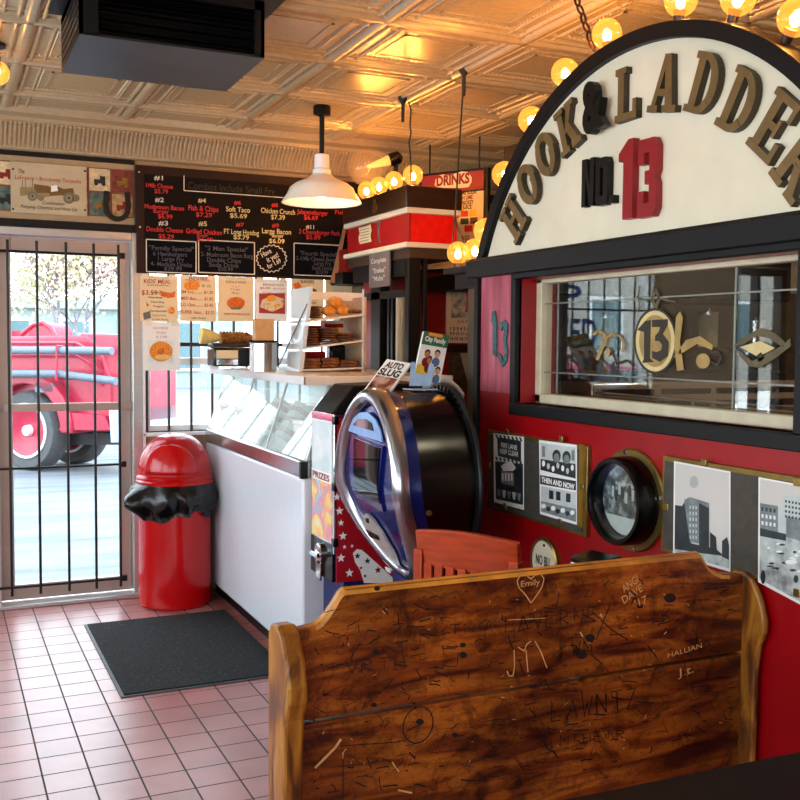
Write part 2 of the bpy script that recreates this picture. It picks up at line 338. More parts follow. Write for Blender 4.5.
poly_px(mb, [(604, 352), (608, 347), (611, 351), (608, 357)], g1); band(mb, [(612, 351), (617, 364), (627, 360), (634, 366)], 2, g2)
poly_px(mb, [(676, 317), (680, 311), (683, 318), (680, 342), (684, 370), (677, 371), (674, 345)], g1)
poly_px(mb, [(673, 358), (686, 340), (700, 336), (713, 345), (712, 350), (697, 344), (684, 352)], g1)
poly_px(mb, ell(703, 361, 7, 7.5), g1); band(mb, [(711, 352), (718, 352), (721, 358), (717, 365), (711, 362)], 2, g2)
poly_px(mb, [(733, 347), (745, 336), (760, 328), (775, 333), (785, 342), (783, 347), (768, 338), (757, 336), (744, 344)], g3); poly_px(mb, [(734, 348), (741, 352), (752, 361), (762, 357), (783, 345), (790, 338), (791, 346), (777, 357), (760, 368), (748, 366)], g3)
poly_px(mb, [(740, 347), (760, 341), (775, 348), (758, 357)], g4, .0003); poly_px(mb, [(756, 356), (761, 352), (765, 358), (759, 362)], g2)
band(mb, [(655, 308), (652, 298), (655, 288), (659, 298), (656, 308)], 3, g3); band(mb, [(636, 297), (645, 300), (652, 299), (662, 299), (676, 302)], 1.6, g3)
band(mb, [(640, 286), (638, 296), (640, 305), (637, 312)], 1.5, g3)
mb.build('painted_emblem', g1, w2, smooth=0)
mb = MB(); leadm = mat('lead strip', '#8f9088', .35, .8)
for x in (557, 734): mb.obox(((XE + .002), ep(x, 340).y, (gz0 + gz1) / 2), Y3, Z3, X3, .006, gz1 - gz0, .004, leadm)
for z in (ep(560, 303).z, ep(560, 373).z): mb.box(XE, XE + .004, gy0, gy1, z - .0025, z + .0025, leadm)
mb.build('leading', leadm, w2, smooth=0)
tr = thing('towel_rail', 'thin silver rail on short posts across the foot of the serving window', 'rail', (XF + .09, 2.4, gz0 - .02))
p0, p1 = px(650, 397, XF + .09), px(792, 405, XF + .09)
mb = MB().tube([(XF + .09, p0.y + .3, p0.z), (XF + .09, gy0 - .05, p0.z)], .006); mb.build('rail_bar', M['chrome'], tr)
for x in (693, 737, 769):
    y = px(x, 400, XF + .09).y; MB().tube([(XF + .09, y, p0.z), (XF + .09, y, gz0 - .0)], .005).build('rail_post', M['chrome'], tr)
B(XF + .06, XF + .11, gy0 - .1, gy1, gz0 - .03, gz0 - .001).build('rail_base', M['steel'], tr)

# ---- kitchen seen through it
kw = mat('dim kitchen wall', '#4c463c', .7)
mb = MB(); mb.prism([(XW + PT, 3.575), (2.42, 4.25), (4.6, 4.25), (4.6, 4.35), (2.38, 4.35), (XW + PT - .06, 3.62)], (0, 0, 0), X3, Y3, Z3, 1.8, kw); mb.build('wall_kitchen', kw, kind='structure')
gr = thing('griddle', 'stainless steel griddle with slotted front behind the serving window', 'griddle', (3.3, 3.7, .0))
B(2.55, 4.0, 3.55, 4.22, .75, 1.34).build('body', M['steel'], gr, bevel=.015); B(2.55, 4.0, 3.58, 4.22, 1.34, 1.37).build('cooktop', M['soot'], gr)
mb = MB()
for k in range(4): mb.box(2.62 + k * .32, 2.88 + k * .32, 3.535, 3.552, 1.22, 1.25); mb.box(2.62 + k * .32, 2.88 + k * .32, 3.535, 3.552, 1.28, 1.305)
mb.build('slot', M['black'], gr); MB().box(2.56, 3.99, 3.56, 4.2, 0, .75).build('stand', M['soot'], gr)
tag(B(2.5, 3.9, 3.75, 4.24, 1.72, 2.45).build('extractor_hood', M['satin_black'], bevel=.01), 'dark extractor hood above the griddle in the kitchen', 'hood')
tag(B(2.5, 4.4, 4.05, 4.245, 1.46, 1.49).build('wall_shelf', M['dark_wood']), 'brown wooden shelf on the kitchen wall under the hood', 'shelf')
ksl = thing('kitchen_fill_lamp', 'round fill lamp added unseen on the kitchen ceiling behind the red partition', 'lamp', (3.3, 1.9, 2.6)); MB().lathe([(.12, 0), (.12, -.03), (.1, -.05)], (3.3, 1.9, ZC), n=24).build('fitting', M['white'], ksl); MB().ball((3.3, 1.9, ZC - .09), .07, 16).build('bulb', emis('kitchen fill glow', (1, .82, .6), 170), ksl)  # fill lamp added out of view to brighten the kitchen
lc = mat('dull cream tin', '#b7a98a', .5)
for k, (x, r, h, mm) in enumerate(((3.05, .05, .14, lc), (3.4, .06, .12, M['steel']), (3.72, .05, .17, lc), (4.05, .06, .13, M['steel']))):
    t = thing('kitchen_canister', ['squat cream canister at the left end of the kitchen shelf', 'squat steel canister second along the kitchen shelf', 'tall cream canister third along the kitchen shelf', 'steel canister at the right end of the kitchen shelf'][k], 'canister', (x, 4.14, 1.49), 'canisters on the kitchen shelf')
    MB().lathe([(r, 0), (r, h)], (x, 4.14, 1.491), n=20).build('body', mm, t); MB().lathe([(r + .004, 0), (r + .004, .015), (.01, .02), (.012, .035)], (x, 4.14, 1.491 + h), n=20).build('lid', M['steel'], t)

# ---- door with security bars, side light and counter window
d1 = struct('door_1'); YD = YW + .06
xl, xr = .24, 1.075; zdt = py(60, 229, YW - .02).z
al = mat('pinkish aluminium door frame', '#b9a79c', .35, .45, var=.08, scale=5)
mb = MB(); mb.box(xl, xl + .06, YW - .03, YW + .12, 0, zdt); mb.box(xr - .055, xr, YW - .03, YW + .12, 0, zdt); mb.box(xl + .06, xr - .055, YW - .03, YW + .12, 2.075, zdt)
mb.build('door_frame', M['alu'], d1, bevel=.004)
mb = MB(); dl, dr = xl + .062, xr - .057
mb.box(dl, dl + .07, YD - .02, YD + .02, .03, 2.07); mb.box(dr - .06, dr, YD - .02, YD + .02, .03, 2.07); mb.box(dl + .07, dr - .06, YD - .02, YD + .02, 2.0, 2.07); mb.box(dl + .07, dr - .06, YD - .02, YD + .02, .03, .115)
mb.build('door_leaf', al, d1, bevel=.003)
B(dl + .065, dr - .055, YD - .003, YD + .003, .11, 2.005).build('pane', M['pane'], d1)
zb = py(60, 407, YD - .05).z
mb = MB(); mb.box(dl + .02, dr + .0, YD - .07, YD - .05, zb - .022, zb + .022); mb.box(dl + .03, dl + .05, YD - .055, YD - .02, zb - .02, zb + .02); mb.box(dr - .04, dr - .02, YD - .055, YD - .02, zb - .02, zb + .02)
mb.build('push_bar', al, d1, bevel=.003)
B(xl, xr, YW - .06, YW + .16, 0.0, .022).build('threshold', M['alu'], d1, bevel=.004)
g = thing('security_grille', 'black iron security grille of thin bars across the glass door', 'security bars', (.65, YW - .045, .06))
YG = YW - .05
for x in (9.5, 38.5, 67.5, 95, 119.5):
    p = py(x, 400, YG); MB().tube([(p.x, YG, .075), (p.x, YG, 2.045)], .0075, 8).build('vertical_bar', M['iron'], g)
xw = py(9.5, 400, YG).x - .158; MB().tube([(xw, YG, .075), (xw, YG, 2.045)], .0075, 8).build('vertical_bar', M['iron'], g)
for y, r in ((253, .008), (467, .007), (584, .008)):
    z = py(60, y, YG).z; mb = MB().tube([(xw - .02, YG + .012, z), (py(126, 400, YG).x, YG + .012, z)], r, 8); mb.box(py(121, 400, YG).x, py(126, 400, YG).x, YG, YG + .03, z - .016, z + .016); mb.build('cross_bar', M['iron'], g)
# counter window to the right of the door
w1 = struct('window_1'); mb = MB()
for a in ((1.09, 1.13, .96, 2.14), (2.28, 2.32, .96, 2.14), (1.13, 2.28, .96, 1.0), (1.13, 2.28, 2.1, 2.14), (1.13, 2.28, 1.36, 1.40)): mb.box(a[0], a[1], YW + .02, YW + .1, a[2], a[3])
mb.build('window_frame', M['white'], w1, bevel=.003)
B(1.1, 2.31, YW + .055, YW + .06, .97, 2.13).build('pane', M['pane'], w1); B(1.075, 2.34, YW - .03, YW + .1, .94, .962).build('window_sill', M['white'], w1, bevel=.004)
g = thing('window_grille', 'dark iron bars inside the counter window behind the hanging menus', 'security bars', (1.7, YW + .01, .98))
for x in (147, 169, 191.5, 212.5, 234, 256, 278, 300, 322, 342):
    p = py(x, 390, YW); MB().tube([(p.x, YW + .005, .965), (p.x, YW + .005, 2.12)], .0085, 8).build('vertical_bar', M['dark_wood'], g)
for y in (344.5, 432): z = py(195, y, YW).z; B(1.1, 2.3, YW + .006, YW + .016, z - .011, z + .011).build('cross_bar', M['dark_wood'], g)
B(1.076, 1.092, YW - .03, YW + .1, 0, 2.14).build('trim_5', M['white'], kind='structure')
# side light to the left of the door, painted with lettering for the street (seen mirrored in the serving window)
w9 = struct('window_6'); mb = MB()
for a in ((-.6, -.55, .5, 2.1), (.17, .235, .5, 2.1), (-.55, .17, .5, .56), (-.55, .17, 2.05, 2.1)): mb.box(a[0], a[1], YW + .0, YW + .1, a[2], a[3])
mb.build('window_frame', M['alu'], w9); B(-.58, .19, YW + .055, YW + .06, .55, 2.08).build('pane', M['pane'], w9)
def refl(x, y): p = py(x, y, YW + .05); return V3((2 * (XF + .02) - p.x, p.y, p.z))
mb = MB(); bl = mat('blue window paint', '#1f5fc4', .6, var=.15); rp = mat('red window paint', '#c0283a', .6)
for s, x0, x1, yb, cap, mt in (('P', 553, 572, 306, 22, bl), ('ITED', 540, 588, 345, 27, bl), ('RIENCE', 536, 589, 366, 12, rp), ('UIRED', 540, 589, 382, 13, rp)):
    a, c = refl(x0, yb), refl(x1, yb); h = refl(x0, yb - cap).z - a.z; mb.text(s, V3((a.x - .075, YW + .05, a.z)), -X3, Z3, abs(c.x - a.x), h, mt=mt, bold=.02)
mb.build('painted_lettering', bl, w9, smooth=0)
w7 = struct('window_7'); mb = MB()
for a in ((-1.93, -1.88, .9, 2.1), (-1.43, -1.38, .9, 2.1), (-1.88, -1.43, .9, .95), (-1.88, -1.43, 2.05, 2.1), (-1.66, -1.63, .95, 2.05)): mb.box(a[0], a[1], YW + .02, YW + .1, a[2], a[3])
mb.build('window_frame', M['dark_wood'], w7); B(-1.9, -1.4, YW + .055, YW + .06, .93, 2.07).build('pane', M['pane'], w7)
g = thing('window_grille', 'black iron bars inside the side window left of the door', 'security bars', (-.2, YW - .02, .56))
for k in range(6): x = .12 - .135 * k; MB().tube([(x, YW - .01, .52), (x, YW - .01, 2.1)], .008, 6).build('vertical_bar', M['iron'], g)
for z in (.9, 1.75): MB().tube([(-.58, YW - .002, z), (.2, YW - .002, z)], .007, 6).build('cross_bar', M['iron'], g)
# wall trims above the door
T_ = [py(60, y, YW - .02).z for y in (153, 158.8, 221, 229)]
mb = MB(); mb.box(-2, 1.04, YW - .025, YW, T_[1], T_[0]); mb.box(-2, 1.04, YW - .025, YW, T_[3], T_[2]); mb.box(2.4, 4.6, YW - .02, YW, 2.44, 2.5); mb.box(2.4, 4.6, YW - .02, YW, 2.1, 2.2)
mb.build('trim_6', M['soot'], kind='structure', bevel=.003)
B(-2, 1.04, YW - .012, YW, T_[2], T_[1]).build('trim_7', mat('faded cream band', '#a8906e', .6, var=.08), kind='structure')

# ------------------------------------------------------------------ outdoors
ZG = -.06
tag(MB().box(-14, 14, YW + .16, 42, ZG - .2, ZG).build('pavement', M['asphalt'], origin=(0, 0, 0)), 'pale sunlit pavement outside the door', 'pavement')
bpy.data.objects['pavement']['kind'] = 'structure'; del bpy.data.objects['pavement']['category']; del bpy.data.objects['pavement']['label']
YT = 12.6
ft = thing('fire_truck', 'vintage red fire truck parked outside the glass door', 'fire truck', (py(26, 430, YT).x, YT, ZG))
TH = math.radians(50); TC = py(26, 429, YT)
def tp(x, y):                                         # where a sight line meets the truck's side, in the truck's own axes
    d = ray(x, y); s_ = (TC.y * d.x - TC.x * d.y) / (math.cos(TH) * d.y + math.sin(TH) * d.x); k = (TC.x + math.cos(TH) * s_) / d.x if abs(d.x) > 1e-4 else (TC.y - math.sin(TH) * s_) / d.y
    return V3((TC.x + s_, YT, CAM.z + d.z * k))
TR = M['truck']
q = lambda x, y: (tp(x, y).x, tp(x, y).z)
def side(pts, d0, d1, mb=None, mt=None): mb = mb or MB(); return mb.prism([q(*p) for p in pts], (0, YT + d0, 0), X3, Z3, Y3, d1 - d0, mt)
side([(-90, 338), (80, 335), (92, 345), (105, 378), (108, 432), (62, 432), (58, 415), (40, 398), (12, 398), (-6, 412), (-10, 432), (-90, 434)], .1, .9).build('body', TR, ft, bevel=.03)
side([(70, 333), (122, 335), (122, 425), (108, 425), (100, 372), (86, 345)], .12, .98).build('rear_body', TR, ft, bevel=.02)
side([(-90, 331), (-20, 330), (-20, 338), (-90, 338)], .2, .9).build('deck', TR, ft)
rw0 = TC.z - ZG
MB().prism([(TC.x + .05 + rw0 * 1.42 * math.cos(a), TC.z - .02 + rw0 * 1.42 * math.sin(a)) for a in xs(PI, 0, 15)] + [(TC.x + .02 + rw0 * 1.12 * math.cos(a), TC.z - .02 + rw0 * 1.12 * math.sin(a)) for a in xs(0, PI, 15)], (0, YT - .05, 0), X3, Z3, Y3, .45).build('fender', TR, ft, bevel=.02)
side([(66, 412), (106, 416), (112, 430), (60, 430)], -.02, .4).build('running_board', TR, ft)
side([(112, 410), (122, 410), (122, 442), (114, 442)], -.05, .95).build('rear_step', mat('grey step plate', '#9fb4c0', .5), ft)
side([(38, 383), (56, 383), (56, 392), (38, 392)], -.05, .12).build('tool_box', M['hose'], ft)
side([(-90, 436), (118, 436), (118, 448), (-90, 448)], .4, .85).build('chassis', M['rubber'], ft)
cw = tp(26, 429); rw = cw.z - ZG - .02
for dx, dy in ((0, .0), (0, .7), (-3.2, .0), (-3.2, .7)):
    c = V3((cw.x + dx, YT + dy, ZG + rw + .001)); wv = MB().lathe([(rw * .62, .0), (rw * .92, -.02), (rw, .04), (rw, .2), (rw * .92, .26), (rw * .62, .24)], c, Y3, 32, None, False).build('tyre', M['rubber'], ft)
    rim = MB().lathe([(.02, .05), (rw * .4, .05), (rw * .6, -.01), (rw * .64, -.015), (rw * .64, .2), (.02, .2)], c, Y3, 32).build('rim', TR, ft)
    MB().lathe([(rw * .63, -.02), (rw * .69, -.02), (rw * .69, .03), (rw * .63, .03)], c, Y3, 32, None, False).build('rim_ring', M['white'], rim); MB().lathe([(.005, -.01), (.06, -.005), (.07, .06)], c, Y3, 16).build('hub', M['white'], rim)
for y0, y1, xe in ((350, 351, 118), (373, 381, 122)):
    a, b2, c = tp(-90, y0), tp(66, y0 + .5), tp(xe, y1); mb = MB().tube([V3((a.x, YT - .12, a.z)), V3((b2.x, YT - .12, b2.z)), V3((c.x, YT - .1, c.z))], .045, 12); mb.build('suction_hose', M['hose'], ft)
mb = MB()
for y in (343, 356): mb.tube([V3((tp(-88, y).x, YT - .02, tp(-88, y).z)), V3((tp(78, y).x, YT - .02, tp(78, y).z)), V3((tp(90, y + 8).x, YT, tp(90, y + 8).z)), V3((tp(97, y + 30).x, YT + .1, tp(97, y + 30).z))], .018, 8)
mb.build('grab_rail', TR, ft)
mb = MB()
for x in (-60, 68): a = tp(x, 346); c = tp(x, 379); mb.tube([V3((a.x, YT + .1, a.z)), V3((a.x, YT - .18, a.z)), V3((c.x, YT - .18, c.z)), V3((c.x, YT + .1, c.z))], .015, 8)
mb.build('hose_bracket', TR, ft)
ft.rotation_euler = (0, 0, -TH)
mb = MB(); mb.lathe([(.17, 0), (.17, .4)], V3((tp(8, 330).x, YT + .5, tp(8, 336).z)), Y3, 16); mb.tube([V3((tp(x, y).x, YT + .5, tp(x, y).z)) for x, y in ((-10, 334), (2, 324), (12, 322), (20, 328), (24, 336))], .03, 8); mb.build('pump_gear', TR, ft)
rc = thing('parked_car', 'red car parked outside left of the door, mirrored in the serving window', 'car', (-2.6, 10.5, ZG)); pr = [(-1.9, .3), (-1.85, .75), (-1.2, .85), (-.7, 1.3), (.7, 1.32), (1.3, .9), (1.95, .82), (2.0, .3)]
MB().prism(pr, (-2.9, 9.6, ZG), X3, Z3, Y3, 1.6).build('body', TR, rc, bevel=.08)
for dx in (-1.2, 1.25):
    for yy in (9.56, 11.06): MB().lathe([(.05, 0), (.3, 0), (.31, .03), (.31, .15), (.3, .18), (.05, .18)], V3((-2.9 + dx, yy, ZG + .31)), Y3, 24).build('wheel', M['rubber'], rc)
MB().prism([(-1.05, .88), (-.66, 1.25), (.66, 1.27), (1.1, .9)], (-2.9, 9.585, ZG), X3, Z3, Y3, 1.63).build('side_glass', M['facade_win'], rc)
bd = thing('street_building', 'low pale green building with tall windows across the street', 'building', (0, 34, ZG))
B(-8, 9.5, 33.4, 40, ZG, 2.5).build('wall', M['facade'], bd); B(-8.3, 9.8, 33.1, 40.2, 2.5, 2.8).build('roof_edge', M['facade'], bd)
for k in range(9):
    for z in (.5,): x = -7.3 + k * 1.8; f = B(x, x + 1.0, 33.3, 33.5, z, z + 1.7).build('window', M['white'], bd); B(x + .1, x + .9, 33.27, 33.31, z + .1, z + 1.6).build('pane', M['facade_win'], f)
bd2 = thing('brick_building', 'pale brick building at the far end of the street', 'building', (-14, 24, ZG))
B(-40, -10, 26, 32, ZG, 7).build('wall', M['facade_brick'], bd2)
for k in range(10):
    for z in (1.2, 4.2): x = -38 + k * 2.8; f = B(x, x + 1.3, 25.9, 26.1, z, z + 1.8).build('window', M['white'], bd2); B(x + .1, x + 1.2, 25.87, 25.91, z + .1, z + 1.7).build('pane', M['facade_win'], f)
def tree(x, y, h, seed, label, nleaf):
    rnd = random.Random(seed); t = thing('street_tree', label, 'tree', (x, y, ZG), 'street trees'); mb = MB(); tips = []
    def br(p, d, l, r, k):
        e = p + d * l; mb.tube([p, p + d * l * .5 + V3((rnd.uniform(-.05, .05) * l, 0, 0)), e], [r, r * .85, r * .65], 5, caps=False)
        if k == 0: tips.append(e); return
        for j in range(3):
            nd = (d + V3((rnd.uniform(-.8, .8), rnd.uniform(-.8, .8), rnd.uniform(-.15, .5)))).normalized(); br(e, nd, l * rnd.uniform(.6, .8), r * .68, k - 1)
        tips.append(e)
    br(V3((x, y, ZG)), V3((.05, 0, 1)).normalized(), h * .3, h * .012, 6); mb.build('trunk', M['bark'], t)
    lf = MB()
    for e in tips:
        for j in range(nleaf):
            c = e + V3([rnd.gauss(0, .26) for _ in range(3)]); u = V3([rnd.gauss(0, 1) for _ in range(3)]).normalized(); w = u.cross(V3([rnd.gauss(0, 1) for _ in range(3)])).normalized(); lf.quad(c - u * .04, c + w * .03, c + u * .04, c - w * .03)
    lf.build('foliage', M['foliage'], t, smooth=0)
tree(2.2, 18.5, 3.8, 4, 'bare-branched autumn tree behind the right end of the fire truck', 6)
tree(-1.6, 22.5, 4.2, 9, 'thin leafed tree behind the middle of the fire truck', 5)
tree(-7.5, 22, 5.5, 21, 'autumn tree beyond the parked red car', 3)
tree(9.5, 21, 6, 33, 'autumn tree to the right of the fire truck', 3)

# ------------------------------------------------------------------ ceiling fittings
hd = thing('air_cleaner', 'black louvred air cleaner box hanging from the tin ceiling', 'air cleaner', (.74, 3.7, 2.5))
hx0, hx1, hy0, hy1, hz = .435, 1.06, 3.45, 3.97, 2.5
mb = MB(); mb.box(hx0, hx1, hy1 - .01, hy1, hz, hz + .19); mb.box(hx0, hx0 + .012, hy0, hy1, hz, hz + .19); mb.box(hx1 - .012, hx1, hy0, hy1, hz, hz + .19); mb.box(hx0, hx1, hy0, hy1, hz + .16, hz + .19); mb.box(hx0, hx0 + .06, hy0, hy0 + .02, hz, hz + .19); mb.box(hx1 - .035, hx1, hy0, hy0 + .02, hz, hz + .19); mb.box(hx0, hx1, hy0 + .2, hy0 + .21, hz, hz + .17)
mb.build('housing', M['satin_black'], hd)
B(hx0, hx1, hy0, hy1, hz - .004, hz + .004).build('bottom_panel', mat('smoky grey metal', '#232427', .4, .3, var=.5, scale=5), hd)
for k in range(5): MB().obox(((hx0 + hx1) / 2 + .012, hy0 + .02, hz + .025 + .032 * k), X3, V3((0, .85, .5)).normalized(), V3((0, -.5, .85)).normalized(), hx1 - hx0 - .095, .035, .003).build('louver', M['gloss_black'], hd)
for k in range(5): MB().obox((hx0 - .001, (hy0 + hy1) / 2, hz + .03 + .03 * k), Y3, Z3, X3, hy1 - hy0 - .06, .01, .004).build('side_slot', M['gloss_black'], hd)
B(hx0 - .05, hx1 + .06, hy0 - .25, hy1 - .05, hz + .19, hz + .205).build('mounting_plate', M['satin_black'], hd)
mb = MB()
for x in (hx0 + .08, hx1 - .08):
    for y in (hy0, hy1 - .15): mb.tube([(x, y, hz + .2), (x, y, ZC + .01)], .008, 6)
mb.build('hanger_rod', M['iron'], hd)
# pendant barn lamp
lp = pz(322, 106, ZC); dY = lp.y
zr = py(320, 203, dY).z; zs = py(322, 178, dY).z; zn = py(322, 155, dY).z
pl = thing('pendant_lamp', 'white enamel barn pendant lamp hanging over the counter', 'lamp', (lp.x, dY, zr))
MB().lathe([(.042, 0), (.045, -.005), (.045, -.045), (.02, -.05)], (lp.x, dY, ZC), n=20).build('canopy', M['satin_black'], pl)
MB().tube([(lp.x, dY, ZC - .04), (lp.x, dY, zn + .0)], .0135, 10).build('stem', M['satin_black'], pl)
lc_ = (lp.x, dY, 0); rs = .205
mb = MB().lathe([(.02, zn + .005), (.038, zn), (.04, zn - .07), (.048, zn - .078), (.05, zn - .105), (.03, zn - .11)], lc_, n=28); mb.build('socket_cup', M['white'], pl)
prof = [(.05, zn - .10), (.075, zn - .122), (.135, zn - .147), (.165, zn - .17), (.178, zn - .2), (rs, zr + .006), (rs + .004, zr), (rs - .004, zr + .002), (.172, zn - .203), (.158, zn - .175), (.13, zn - .153), (.07, zn - .128), (.045, zn - .11)]
MB().lathe(prof, lc_, n=48, caps=False).build('shade', mat('white lamp enamel', '#f0e9dc', .28, var=.02), pl)
MB().ball((lp.x, dY, zr + .055), .034, 16).build('bulb', M['lampcore'], pl)
# hooks with cords that hold the booth canopy, and the chain of the arched sign
def hook(x, y, x2, y2, label, pts):
    p = pz(x, y, ZC); t = thing('ceiling_hook', label, 'hook', p)
    MB().lathe([(.026, 0), (.024, -.012), (.012, -.03), (.009, -.035), (.008, -.12), (.003, -.125)], p, n=12).build('hook_body', M['wire'], t)
    D = p.y; MB().tube([V3((p.x + .004, p.y, p.z - .012))] + [py(a, b, D) for a, b in pts], .0042, 6).build('cord', M['wire'], t)
hook(403, 97, 0, 0, 'black ceiling hook with a wavy cord above the end bulb of the ticket booth', ((408, 100), (411, 110), (410, 125), (411, 133), (409, 142), (410, 152), (411, 166), (411, 180)))
hook(464, 68, 0, 0, 'black ceiling hook with a straight cord hanging past the drinks sign', ((463, 90), (461, 120), (459, 150), (457, 185), (455, 217)))
p = py(455, 217, pz(464, 68, ZC).y); MB
fk = thing('cord_fork', 'thin black cord splitting in two in front of the drinks sign', 'cord', p); D = p.y
for a in ((452, 248), (463, 246)): MB().tube([p, py(a[0], a[1], D)], .0042, 6).build('cord_strand', M['wire'], fk)
ch = thing('chain', 'rusty iron chain from the ceiling to the rim of the arched sign', 'chain', (XW + .03, 2.86, 2.4))
a, c = px(573, -12, XW + .02), px(594, 50, XW + .02); a = a + (a - c).normalized() * max(0, (ZC - a.z) / max(.1, (a - c).normalized().z)); dch = (c - a); nl = int(dch.length / .036)
for k in range(nl):
    cc = a + dch * ((k + .5) / nl); t = dch.normalized(); u = (t.cross(X3 if k % 2 else Y3)).normalized()
    MB().tube([cc + t * (.022 * math.cos(w)) + u * (.011 * math.sin(w)) for w in xs(0, 2 * PI, 15)[:-1]], .0042, 6, True).build('link', mat('rusty iron', '#3a1f16', .5, .6, var=.4), ch)

# ------------------------------------------------------------------ arched sign
AC, AR = V3((XW, 2.59, 1.432)), 1.043
sg = thing('arched_sign', 'cream arched HOOK & LADDER NO. 13 sign with black rim over the serving window', 'sign', (XW, 2.59, 1.835))
a0 = math.acos((1.838 - AC.z) / AR); angs = xs(-a0, a0, 61)
def arc(r): return [(-r * math.sin(t), r * math.cos(t)) for t in angs]   # u = -Y
U = -Y3
ib = [(x, max(z, 1.838 - AC.z)) for x, z in arc(AR - .02)]
MB().prism(ib, (XW + .0, AC.y, AC.z), Y3, Z3, X3, .03).build('sign_board', M['board'], sg)
mb = MB(); o_, i_ = arc(AR), [(-(AR - .048) * math.sin(t), max((AR - .048) * math.cos(t), 1.838 - AC.z)) for t in angs]
mb.loft([[V3((XW + dx, AC.y + p[0], AC.z + p[1])) for dx, p in ((-.025, o_[k]), (-.025, i_[k]), (.06, i_[k]), (.06, o_[k]))] for k in range(len(angs))]); mb.build('rim', M['satin_black'], sg, bevel=.003)
def stroke_letter(ch):
    P = []; R = lambda x0, x1, y0, y1: P.append([(x0, y0), (x1, y0), (x1, y1), (x0, y1)])
    if ch in 'HKLDER': R(.1, .33, 0, 1)
    if ch == 'H': R(.57, .8, 0, 1); R(.3, .6, .43, .56); [R(a, a + .42, y, y + .12) for a in (0, .48) for y in (0, .88)]
    if ch == 'K': P.append([(.3, .38), (.36, .52), (.6, .95), (.84, .95), (.5, .5)]); P.append([(.36, .52), (.56, .58), (.88, .06), (.62, .06)]); [R(0, .42, y, y + .12) for y in (0, .88)]; R(.52, .9, .88, 1); R(.54, .96, 0, .12)
    if ch == 'L': R(0, .42, .88, 1); R(0, .82, 0, .14); R(.68, .82, 0, .36)
    if ch == 'A': P.append([(.08, .06), (.22, .06), (.5, .92), (.42, 1), (.36, .95)]); P.append([(.36, 1), (.58, 1), (.86, .06), (.6, .06), (.42, .85)]); R(.22, .7, .28, .4); R(-.02, .34, 0, .12); R(.52, .98, 0, .12)
    def half(cx, cy, a, b, ai, bi, n=14):
        for k in range(n):
            t0, t1 = -PI / 2 + PI * k / n, -PI / 2 + PI * (k + 1) / n
            P.append([(cx + ai * math.cos(t0), cy + bi * math.sin(t0)), (cx + a * math.cos(t0), cy + b * math.sin(t0)), (cx + a * math.cos(t1), cy + b * math.sin(t1)), (cx + ai * math.cos(t1), cy + bi * math.sin(t1))])
    if ch == 'D': R(0, .4, .88, 1); R(0, .4, 0, .12); R(.3, .42, .88, 1); R(.3, .42, 0, .12); half(.4, .5, .5, .5, .26, .38)
    if ch == 'R': R(0, .45, .88, 1); R(0, .42, 0, .12); R(.3, .45, .42, .54); half(.43, .71, .4, .29, .18, .17); P.append([(.4, .46), (.62, .46), (.9, .05), (.66, .05)]); R(.62, .98, 0, .12)
    if ch == 'E': R(0, .8, .88, 1); R(0, .84, 0, .12); R(.68, .8, .68, .9); R(.7, .84, .1, .34); R(.3, .58, .44, .56); R(.5, .6, .36, .64)
    if ch == 'O':
        for k in range(24):
            t0, t1 = 2 * PI * k / 24, 2 * PI * (k + 1) / 24
            P.append([(.44 + r * math.cos(t), .5 + r2 * math.sin(t)) for t, r, r2 in ((t0, .2, .33), (t0, .45, .51), (t1, .45, .51), (t1, .2, .33))])
    return P
XL = XW - .022
for ch_, x, y in (('H', 513, 219), ('O', 528, 184), ('O', 546, 154), ('K', 567, 128), ('&', 599, 106), ('L', 627, 93), ('A', 664, 83), ('D', 704, 84), ('D', 739, 102), ('E', 774, 127), ('R', 799, 163)):
    p = px(x, y, XL); r_ = V3((0, p.y - AC.y, p.z - AC.z)); al_ = math.atan2(-r_.y, r_.z) * .93
    lu = V3((0, -math.cos(al_), -math.sin(al_))); lv = V3((0, -math.sin(al_), math.cos(al_))); h = .168 if ch_ != '&' else .16; w = .132
    mb = MB(); O = p - lv * h / 2 - lu * (.45 * w)
    if ch_ == '&': mb.text('&', p - lv * h * .48, lu, lv, .115, h * .98, -X3, .03, M['black'], .045, 'c')
    else:
        for kk, P in enumerate(stroke_letter(ch_)): mb.prism([(a * w, b * h) for a, b in P], O + X3 * (.022 - .0002 * kk), lu, lv, -X3, .023 + .0003 * (kk % 9))
    if ch_ != '&':
        mb.m = []
        for P in stroke_letter(ch_): mb.m += [M['gold'], M['gold']] + [M['gold_side']] * len(P)
    o = mb.build('letter', M['gold'] if ch_ != '&' else M['black'], sg, smooth=0)
    if ch_ == '&': o['label'] = 'black carved ampersand'
